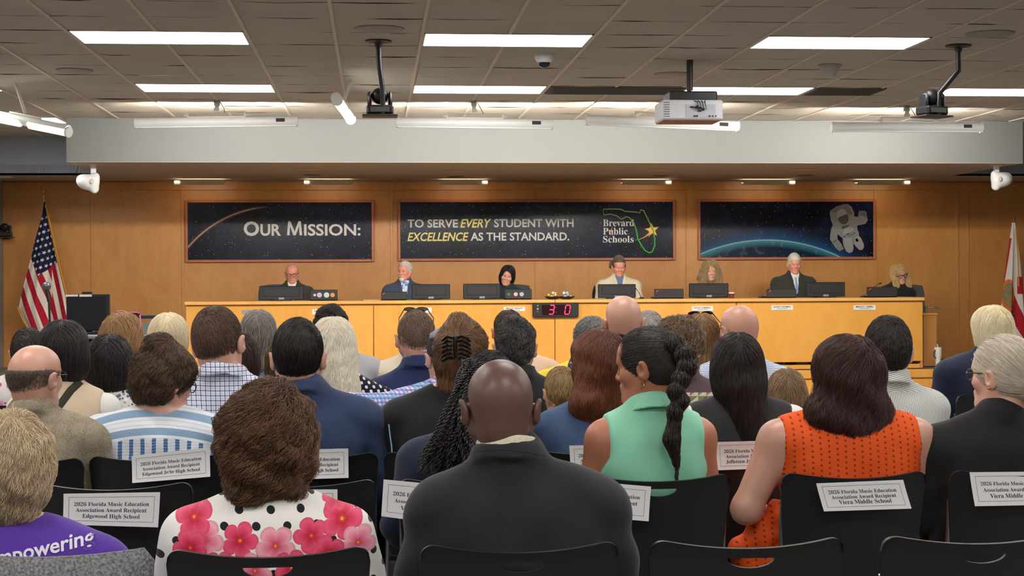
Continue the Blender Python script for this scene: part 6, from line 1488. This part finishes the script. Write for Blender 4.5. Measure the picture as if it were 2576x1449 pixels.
def pole(pts_px, label, plate_px, Y=None):
    p0 = PZ(*plate_px, CEIL_Z); t = thing('ceiling_camera', label, 'camera', p0); Yp = p0.y
    pts = [P(x, y, Yp) - p0 for x, y in pts_px]; MB().lathe([(0, 0), (.095, 0), (.095, -.010), (.03, -.022), (.022, -.05), (0, -.05)], 24).build('ceiling_plate', mat('plate_black', (40, 38, 38), .5), t, smooth=True); MB().tube([(0, 0, 0)] + pts, .020, 12).build('pole', mat('pole_black', (36, 36, 38), .3, .3), t, smooth=True); return t, pts[-1]
t, e = pole([(953, 150), (955, 175), (962, 225), (963, 290)], 'black pan-tilt camera on a slightly bent ceiling pole', (952, 102)); ptz(t, e + Vector((-.02, .06, .0)), .85)
t, e = pole([(2411, 178), (2363, 235), (2360, 292)], 'black pan-tilt camera on the strongly bent ceiling pole at right', (2411, 114)); ptz(t, e + Vector((-.03, .05, .0)), .85, rz=.35)
# projector
p0 = PZ(1735, 150, CEIL_Z); t = thing('projector', 'white ceiling projector with vents and ports on a black pole', 'projector', p0)
Yp = p0.y; pb = P(1735, 228, Yp) - p0; MB().tube([(0, 0, 0), pb], .026, 14).build('pole', mat('pole_black2', (34, 34, 36), .4), t, smooth=True)
a = P(1682, 230, Yp) - p0; b = P(1802, 255, Yp) - p0; MB().box(((a.x + b.x) / 2, .10, (a.z + b.z) / 2), (b.x - a.x, .30, a.z - b.z), bev=.01).build('mount_plate', blk, t)
a = P(1664, 253, Yp) - p0; b = P(1814, 303, Yp) - p0; cx_, cz_ = (a.x + b.x) / 2, (a.z + b.z) / 2; w, h = b.x - a.x, a.z - b.z
MB().box((cx_, .12, cz_), (w, .38, h), bev=.010).build('housing', mat('projector_white', (214, 216, 220), .4), t); MB().box((cx_ + .06, -.0715, cz_ - .01), (w * .50, .003, h * .66)).build('port_panel', mat('port_grey', (190, 192, 196), .5), t)
mb = MB()
for x, z, ww in ((-.04, .02, .03), (.0, .025, .02), (.02, -.01, .03), (.05, .0, .02), (-.02, -.05, .012), (.0, -.05, .014), (.10, -.05, .012), (.125, -.05, .008), (.15, -.05, .008)): mb.box((cx_ + .03 + x, -.075, cz_ + z), (ww, .008, .012))
mb.build('ports', blk, t); mb = MB()
for k in range(7): mb.box((cx_ - w * .44 + .0, -.0715, cz_ + h * .36 - k * .018), (.045, .004, .006))
mb.build('vent', mat('vent_grey', (120, 122, 126), .6), t); MB().box((cx_, .12, cz_ - h / 2 - .002), (w * .96, .36, .006)).build('bottom', mat('proj_bottom', (150, 100, 76), .6), t)
mb = MB()
for k in range(4): mb.tube([(cx_ + .05 * k - .04, -.02, cz_ + h * .6), (cx_ + .03 + .02 * k, -.085, cz_ + .06), (cx_ + .04 + .02 * k, -.10, cz_ - .0), (cx_ - .01 + .02 * k, -.078, cz_ + .02)], .004, 6)
mb.build('cable', blk, t, smooth=True)
# dome camera, access point, round speakers, vents
p0 = PZ(1369, 137, CEIL_Z); t = thing('dome_camera', 'white dome security camera below the middle ceiling panel', 'camera', p0); MB().lathe([(0, 0), (.075, 0), (.072, -.03), (.055, -.062), (.045, -.066)], 24).build('housing', mat('dome_white', (216, 216, 218), .4), t, smooth=True); MB().ball((0, 0, -.062), (.048, .048, .044), 18).build('dome', mat('smoked_dome', (30, 30, 34), .08), t, smooth=True)
p0 = PZ(2087, 164, CEIL_Z); t = thing('access_point', 'grey conical fitting hanging from the ceiling near the right panels', 'ceiling fitting', p0); MB().lathe([(0, 0), (.095, 0), (.095, -.006), (.075, -.03), (.045, -.095), (0, -.095)], 24).build('body', mat('ap_grey', (176, 172, 164), .7), t, smooth=True)
for px, py, r, lab in ((955, 72, .17, 'round ceiling speaker before the first camera pole'), (188, 177, .15, 'round ceiling speaker near the left panels'), (1690, 186, .15, 'round ceiling speaker left of the projector pole'), (2490, 84, .17, 'round ceiling speaker at the upper right')):
    p0 = PZ(px, py, CEIL_Z); t = thing('ceiling_speaker', lab, 'speaker', p0); MB().lathe([(r, .004), (r, -.006), (r * .93, -.010)], 32).build('rim', mat('grille_rim', (150, 144, 134), .6), t, smooth=True); MB().lathe([(r * .94, -.004), (r * .5, -.009), (0, -.010)], 32).build('grille', mat('grille_grey', (134, 128, 120), .9), t, smooth=True)
for px0, px1, py, lab in ((1378, 1722, 226, 'dark recessed ceiling slot left of the projector'), (2030, 2210, 229, 'dark recessed ceiling slot right of the projector lamp')):
    a, b = PZ(px0, py, CEIL_Z), PZ(px1, py, CEIL_Z); t = thing('ceiling_vent', lab, 'vent', ((a.x + b.x) / 2, a.y, CEIL_Z)); w = b.x - a.x; MB().box((0, 0, .004), (w, .56, .02)).build('panel', mat('vent_dark', (96, 92, 86), .8), t); mb = MB()
    for k in range(9): mb.box((0, -.24 + k * .06, -.010), (w, .012, .008))
    mb.build('louvre', mat('vent_dark2', (110, 104, 98), .7), t)
# low ceiling: wash slots, speakers, access slots
for px0, px1, py, side, lab in ((440, 566, 457, -1, 'recessed wash light over the first banner, left'), (765, 886, 458, -1, 'recessed wash light over the first banner, right'), (1106, 1226, 455, 1, 'recessed wash light over the wide banner, left'), (1562, 1686, 455, 1, 'recessed wash light over the wide banner, right'), (1866, 1996, 455, 1, 'recessed wash light over the astronaut banner'), (2152, 2284, 454, 1, 'recessed wash light at the far right')):
    Y = WALL_Y - .55; a, b = P(px0, py, Y), P(px1, py, Y); w = b.x - a.x; t = thing('wash_light', lab, 'light fixture', ((a.x + b.x) / 2, Y, LOW_Z - .005)); MB().box((0, -.02, -.012), (w, .16, .02)).box((0, -.092, -.034), (w, .012, .050)).build('frame', mat('slot_frame', (214, 196, 160), .5), t)
    MB().box((0, .075, -.014), (w * .94, .05, .016)).build('lamp', emit('wash_glow', (255, 240, 214), WASH_STRENGTH), t); MB().box((side * w * .44, -.102, -.024), (w * .10, .010, .026)).build('lamp_end', emit('wash_end', (255, 246, 230), 5), t)
for px, py in ((780, 425), (1141, 430), (1657, 427), (2022, 426)):
    p0 = PZ(px, py, LOW_Z - .006); t = thing('ceiling_speaker', 'round speaker in the low ceiling, %s' % {780: 'above the first banner', 1141: 'above the left of the wide banner', 1657: 'above the state outline', 2022: 'above the astronaut banner'}[px], 'speaker', p0); MB().lathe([(.15, .004), (.15, -.006), (0, -.010)], 32).build('grille', mat('grille_tan', (196, 160, 128), .9), t, smooth=True)
    q0 = PZ(px + 5, py + 15, LOW_Z - .006); t = thing('downlight', 'small dark downlight ring in the low ceiling, %s' % {780: 'behind the leftmost speaker', 1141: 'behind the second speaker', 1657: 'behind the third speaker', 2022: 'behind the rightmost speaker'}[px], 'ceiling fitting', q0); MB().lathe([(.10, .004), (.10, -.005), (.085, -.008), (.07, .001), (0, .001)], 28).build('ring', mat('ring_brown', (120, 100, 84), .5), t, smooth=True)
q0 = PZ(0, 445, LZ2 - .004); t = thing('downlight', 'lit round downlight at the far left edge', 'ceiling light', q0); MB().lathe([(.17, .002), (.17, -.006), (.15, -.008)], 28).build('ring', M_FIX, t, smooth=True); MB().lathe([(.15, -.005), (0, -.005)], 28).build('glow', emit('down_glow', (255, 246, 226), 6), t)
# white wall speakers below the soffit corners
for px, py, sg, lab in ((228, 458, 1, 'white wedge loudspeaker under the left soffit corner'), (2513, 452, -1, 'white wedge loudspeaker under the right soffit corner')):
    Y = 17.75; c_ = P(px, py, Y); t = thing('wall_speaker', lab, 'speaker', c_); F = Field(); F.ell((sg * -.03, .0, .0), (.115, .12, .085), k=.02).cone((sg * .06, -.02, .06), (sg * .04, -.03, -.09), .040, .028, k=.05).cone((sg * -.10, 0, .03), (sg * .05, 0, -.08), .04, .03, k=.05)
    V, Q = F.mesh(axis(-.22, .22, .009), axis(-.2, .2, .009), axis(-.18, .18, .009)); np_mesh('cabinet', V, Q, mat('speaker_white', (222, 222, 222), .5), t)
    MB().box((sg * .03, -.0, .13), (.055, .05, .12), bev=.006).box((sg * .03, 0, LOW_Z - c_.z - .006), (.10, .08, .012)).build('bracket', mat('speaker_white', 0), t); MB().ball((sg * .03, -.115, .0), (.024, .018, .03), 12).build('knob', mat('knob_grey', (196, 196, 196), .5), t, smooth=True)
# small camera on the left end of the wood wall
c_ = P(12, 597, WALL_Y - .15); t = thing('wall_camera', 'small black pan-tilt camera on the wood wall at the left edge', 'camera', c_); ptz(t, (0, 0, 0), .75, rz=math.pi)
MB().box((0, .11, -.01), (.06, .12, .02)).build('bracket', blk, t)

# ------------------------------------------------------------------ flags
def flag(name, label, apex, outline, Y, m, folds, depth=.05, n=(40, 60)):
    """cloth hanging from the pole: outline rows (py, px_left, px_right)"""
    rows = outline; mb = MB(); vs, fs = [], []; nu, nv = n; org = P(apex[0], apex[1], Y)
    ys = [r[0] for r in rows]
    for j in range(nv + 1):
        f = j / nv; y = ys[0] + (ys[-1] - ys[0]) * f; L = float(np.interp(y, ys, [r[1] for r in rows])); R = float(np.interp(y, ys, [r[2] for r in rows]))
        for i in range(nu + 1):
            u = i / nu; p = P(L + (R - L) * u, y, Y) - org; amp = depth * min(1, .15 + f * 1.1)
            p.y += amp * math.sin(folds * 2 * math.pi * u + 1.2 * f + .5) + amp * .35 * math.sin(folds * 4.3 * math.pi * u + 2); vs.append(p)
    for i in range(nu):
        for j in range(nv): a = j * (nu + 1) + i; fs.append((a, a + 1, a + nu + 2, a + nu + 1))
    o = mb.add(vs, fs).build(name, m, None, smooth=True, angle=180); return o, org, vs
Yf = WALL_Y - .55
m = Mat('us_flag_cloth', S((230, 220, 210)), .8, spec=.2); x, y, z = m.xyz()
k = Yf / FPX; X = x * (1 / k) + 112; Z = z * (-1 / k) + 515                      # metres on the cloth back to stripe units
left = X.lt(128 + 0.0); vX = X - (Z - 515) * .36; sL = ((vX - 0) * (1 / 30)).fract().lt(.5)
vR = X - (Z - 515) * .22; sR = ((vR + 3) * (1 / 24)).fract().lt(.5)
stripe = m.mix(left, m.mix(sR, S((232, 222, 212)), S((176, 32, 52))), m.mix(sL, S((232, 222, 212)), S((176, 32, 52))))
canL = (Z + (X - 97) * .75).lt(690) * (Z - (X - 97) * 2.1).lt(690); canR = (Z + (X - 123) * .5).lt(668)
can = (left * canL).mx((left * -1.0 + 1.0) * canR)
su = (X - (Z - 515) * .12) * (1 / 12.0); sv = (Z + X * .35) * (1 / 17.0); row = sv.floor(); fu = (su + row * .5).fract() - .5; fv = sv.fract() - .5
fu2 = fu * 12.0; fv2 = fv * 17.0; rr_ = (fu2 * fu2 + fv2 * fv2).pw(.5); an = (fu2.atan2(fv2)); af = ((an * (5 / 6.2832)).fract() - .5).abs()      # five points
star = rr_.lt((af * 5.4) + 1.9)
m.color(m.mix(can, stripe, m.mix(star * Z.gt(540), S((36, 38, 66)), S((226, 224, 226))))); m.bump(m.noise(20, 3), .3, .01)
rows = [(508, 110, 114), (540, 106, 118), (600, 88, 132), (650, 76, 143), (700, 62, 155), (745, 50, 166), (775, 44, 170), (800, 54, 171), (835, 74, 172)]
t = thing('flag', 'national flag with stars and red white stripes, gold fringe, on a brass-tipped pole', 'flag', (0, 0, 0)); fo, org, vs = flag('cloth', '', (112, 515), rows, Yf, m, 1.6)
t.location = (org.x, org.y, PLAT_Z); fo.parent = t; fo.location = (0, 0, org.z - PLAT_Z)
def rel(px, py, Y): return P(px, py, Y) - Vector(t.location)
gold = mat('gold_fringe', (226, 160, 50), .8)
f = MB(); f.tube([rel(x, y, Yf - .02) for x, y in ((114, 515), (122, 545), (134, 600), (145, 650), (157, 700), (168, 745), (172, 775), (173, 835))], .016, 6, flat=.5); f.tube([rel(x, y, Yf - .02) for x, y in ((44, 773), (54, 798), (74, 832))], .018, 6, flat=.5); f.build('fringe', gold, t, smooth=True)
MB().tube([rel(112, 520, Yf + .08), Vector((rel(112, 520, Yf + .08).x, .08, .02))], .014, 10).tube([rel(109, 489, Yf), rel(110, 515, Yf + .04)], .014, 10).lathe([(.13, 0), (.13, .03), (.03, .06), (.02, .09)], 24, (rel(112, 520, Yf).x, .08, 0)).build('pole', mat('brass', (200, 170, 100), .3, .8), t, smooth=True)
c_ = rel(108, 480, Yf); F = Field().ell(tuple(c_), (.02, .02, .035), k=.01).cone(tuple(c_), tuple(c_ + Vector((.035, 0, .05))), .014, .004).cone(tuple(c_), tuple(c_ + Vector((-.03, 0, .055))), .014, .004).ell(tuple(c_ + Vector((0, 0, .045))), (.014, .014, .018))
V, Q = F.mesh(axis(c_.x - .08, c_.x + .08, .006), axis(-.1, .1, .006), axis(c_.z - .06, c_.z + .09, .006)); np_mesh('eagle_finial', V, Q, MATS['brass'], t)
# state flag at the right edge
m = Mat('state_flag_cloth', S((226, 218, 210)), .8, spec=.2); x, y, z = m.xyz(); X = x * (1 / k) + 2550; Z = z * (-1 / k) + 565
r1 = (X + (Z - 600) * .155).lt(2545) * Z.gt(600) * Z.lt(720); r2 = (X - (Z - 755) * .35).lt(2556) * (X - (Z - 755) * .50).gt(2520) * Z.gt(735); r3 = X.gt(2560) * Z.gt(700) * Z.lt(745); r4 = X.lt(2533) * Z.gt(785)
ds = (((X - 2536) * (X - 2536)) * (1 / 300.0) + ((Z - 748) * (Z - 748)) * (1 / 1700.0)); n = m.noise(12, 4); seal = m.ramp(n, [(0, S((60, 80, 50))), (.45, S((170, 130, 80))), (.6, S((110, 130, 110))), (1, S((200, 160, 90)))])
col = m.mix(r1.mx(r2).mx(r3).mx(r4), S((228, 220, 212)), S((182, 36, 48))); col = m.mix(ds.lt(1.0), col, S((226, 116, 40))); m.color(m.mix(ds.lt(.62), col, seal)); m.bump(m.noise(20, 3), .3, .01)
rows = [(560, 2546, 2553), (600, 2541, 2560), (660, 2533, 2568), (720, 2526, 2573), (780, 2521, 2578), (840, 2526, 2580), (870, 2530, 2580)]
t = thing('flag', 'white state flag with red diagonal and orange-ringed seal at the right edge', 'flag', (0, 0, 0)); fo, org, vs = flag('cloth', '', (2550, 565), rows, Yf, m, 1.8, .04, (30, 40)); t.location = (org.x, org.y, PLAT_Z); fo.parent = t; fo.location = (0, 0, org.z - PLAT_Z)
MB().tube([rel(2551, 543, Yf + .03), Vector((rel(2551, 560, Yf).x, .06, .02))], .014, 10).lathe([(.13, 0), (.13, .03), (.03, .06), (.02, .09)], 24, (rel(2551, 560, Yf).x, .06, 0)).build('pole', mat('dark_brass', (110, 96, 60), .4, .7), t, smooth=True)
MB().tube([rel(2555, 575, Yf - .05), rel(2560, 640, Yf - .06), rel(2563, 720, Yf - .06)], .008, 6).build('cord', mat('gold_fringe', 0), t, smooth=True)

# ------------------------------------------------------------------ lectern at left with monitor and microphone
YL = 15.2
a, b = P(168, 740, YL), P(277, 832, YL); gl = mat('lectern_grey', (128, 130, 134), .6); c_ = P(260, 840, YL)
t = thing('lectern', 'grey media lectern with a sloping side board, behind the front row at left', 'lectern', (c_.x, YL, 0)); zt_ = c_.z
MB().box((.05, .1, zt_ / 2 - .02), (.95, .55, zt_ - .06), bev=.01).build('cabinet', mat('lectern_dark', (60, 60, 62), .5), t); q1 = P(395, 800, YL); MB().box((.05, .05, zt_ - .02), (1.05, .7, .035), bev=.008).build('top', gl, t)
e = P(398, 803, YL) - Vector(t.location); s_ = P(318, 838, YL) - Vector(t.location); MB().prism([(s_.x - .10, s_.z - .12), (s_.x - .10, s_.z), (e.x + .0, e.z + .01), (e.x + .12, e.z - .02), (e.x + .12, e.z - .22)], -.2, .12).build('side_board', gl, t)
MB().box((e.x - .1, .15, e.z + .02), (.42, .3, .03)).build('shelf', mat('ink', 0), t); cb = MB()
for k in range(4): cb.tube([(-.15 + .04 * k, -.1, zt_ + .01), (-.02 + .05 * k, -.2, zt_ + .03 + .01 * k), (.16, -.12, zt_ + .012)], .005, 6)
cb.build('cable', blk, t, smooth=True)
w, h = b.x - a.x, a.z - b.z; t = thing('monitor', 'black monitor with two white labels on the lectern, in front of the flag', 'monitor', ((a.x + b.x) / 2, YL, zt_)); zb = b.z - zt_
MB().box((0, 0, zb + h / 2), (w, .05, h), Rz(.04), bev=.006).build('housing', blk2, t); MB().box((-.01, -.027, zb + h / 2 - .005), (w * .88, .004, h * .90), Rz(.04)).build('screen', mat('screen_dark', (30, 33, 40), .2), t)
MB().box((0, .03, .01), (.25, .2, .02), bev=.004).tube([(0, .03, .0), (0, .03, zb + .1)], .03, 10).build('stand', blk, t); MB().box((-.01, .0, zb + h + .012), (.09, .05, .02), bev=.004).build('webcam', blk, t)
for x in (-.145, -.02): MB().box((x, -.030, zb + h - .014), (.112, .003, .020), Rz(.04)).build('label', whp, t)
YM = 14.7; q = P(117, 720, YM); t = thing('microphone_stand', 'silver ball microphone on a thin stem before the flag', 'microphone', (q.x, YM, 0)); MB().ball((0, 0, q.z), .040, 18).build('grille', mat('mic_grille', (120, 128, 132), .25, .8), t, smooth=True)
MB().tube([(0, .0, q.z - .03), (.02, .0, q.z - .14)], [.018, .014], 12).build('handle', blk, t, smooth=True); MB().tube([(.02, 0, q.z - .13), (.03, .0, q.z - .4), (.03, 0, .03)], .010, 8).build('stem', blk, t, smooth=True); MB().lathe([(.14, 0), (.14, .015), (.02, .03)], 24, (.03, 0, 0)).build('base', blk, t, smooth=True)
# tumbler on the platform
q = P(2360, 925, DESK_Y + .05); t = thing('tumbler', 'white tumbler with a straw standing on the platform right of the desk', 'tumbler', (q.x, DESK_Y + .05, PLAT_Z)); z1 = P(2360, 876, DESK_Y + .05).z - PLAT_Z
MB().lathe([(.030, 0), (.033, z1 * .45), (.043, z1 * .55), (.046, z1)], 24).build('body', mat('tumbler_white', (222, 218, 204), .5), t, smooth=True); MB().lathe([(.047, z1), (.047, z1 + .012), (.0, z1 + .014)], 24).build('lid', mat('tumbler_white', 0), t, smooth=True)
MB().tube([(0, 0, z1), (-.008, 0, z1 + .05)], .005, 8).build('straw', whp, t); MB().tube([(-.040, -.02, z1 * .9), (-.062, -.03, z1 * .8), (-.06, -.03, z1 * .55), (-.036, -.02, z1 * .5)], .008, 8).build('handle', mat('tumbler_handle', (60, 58, 54), .5), t, smooth=True)

# pale blue lanyard hanging between two chairs
q = P(980, 1070, 5.72); t = MB().tube([P(978, 1068, 5.72) - q, P(981, 1095, 5.72) - q, P(985, 1122, 5.70) - q, P(988, 1180, 5.70) - q], .008, 8, flat=.3).build('lanyard', mat('lanyard_blue', (130, 180, 210), .6), None, smooth=True, loc=q); tag(t, 'pale blue strap hanging below the plaid sleeve', 'strap')
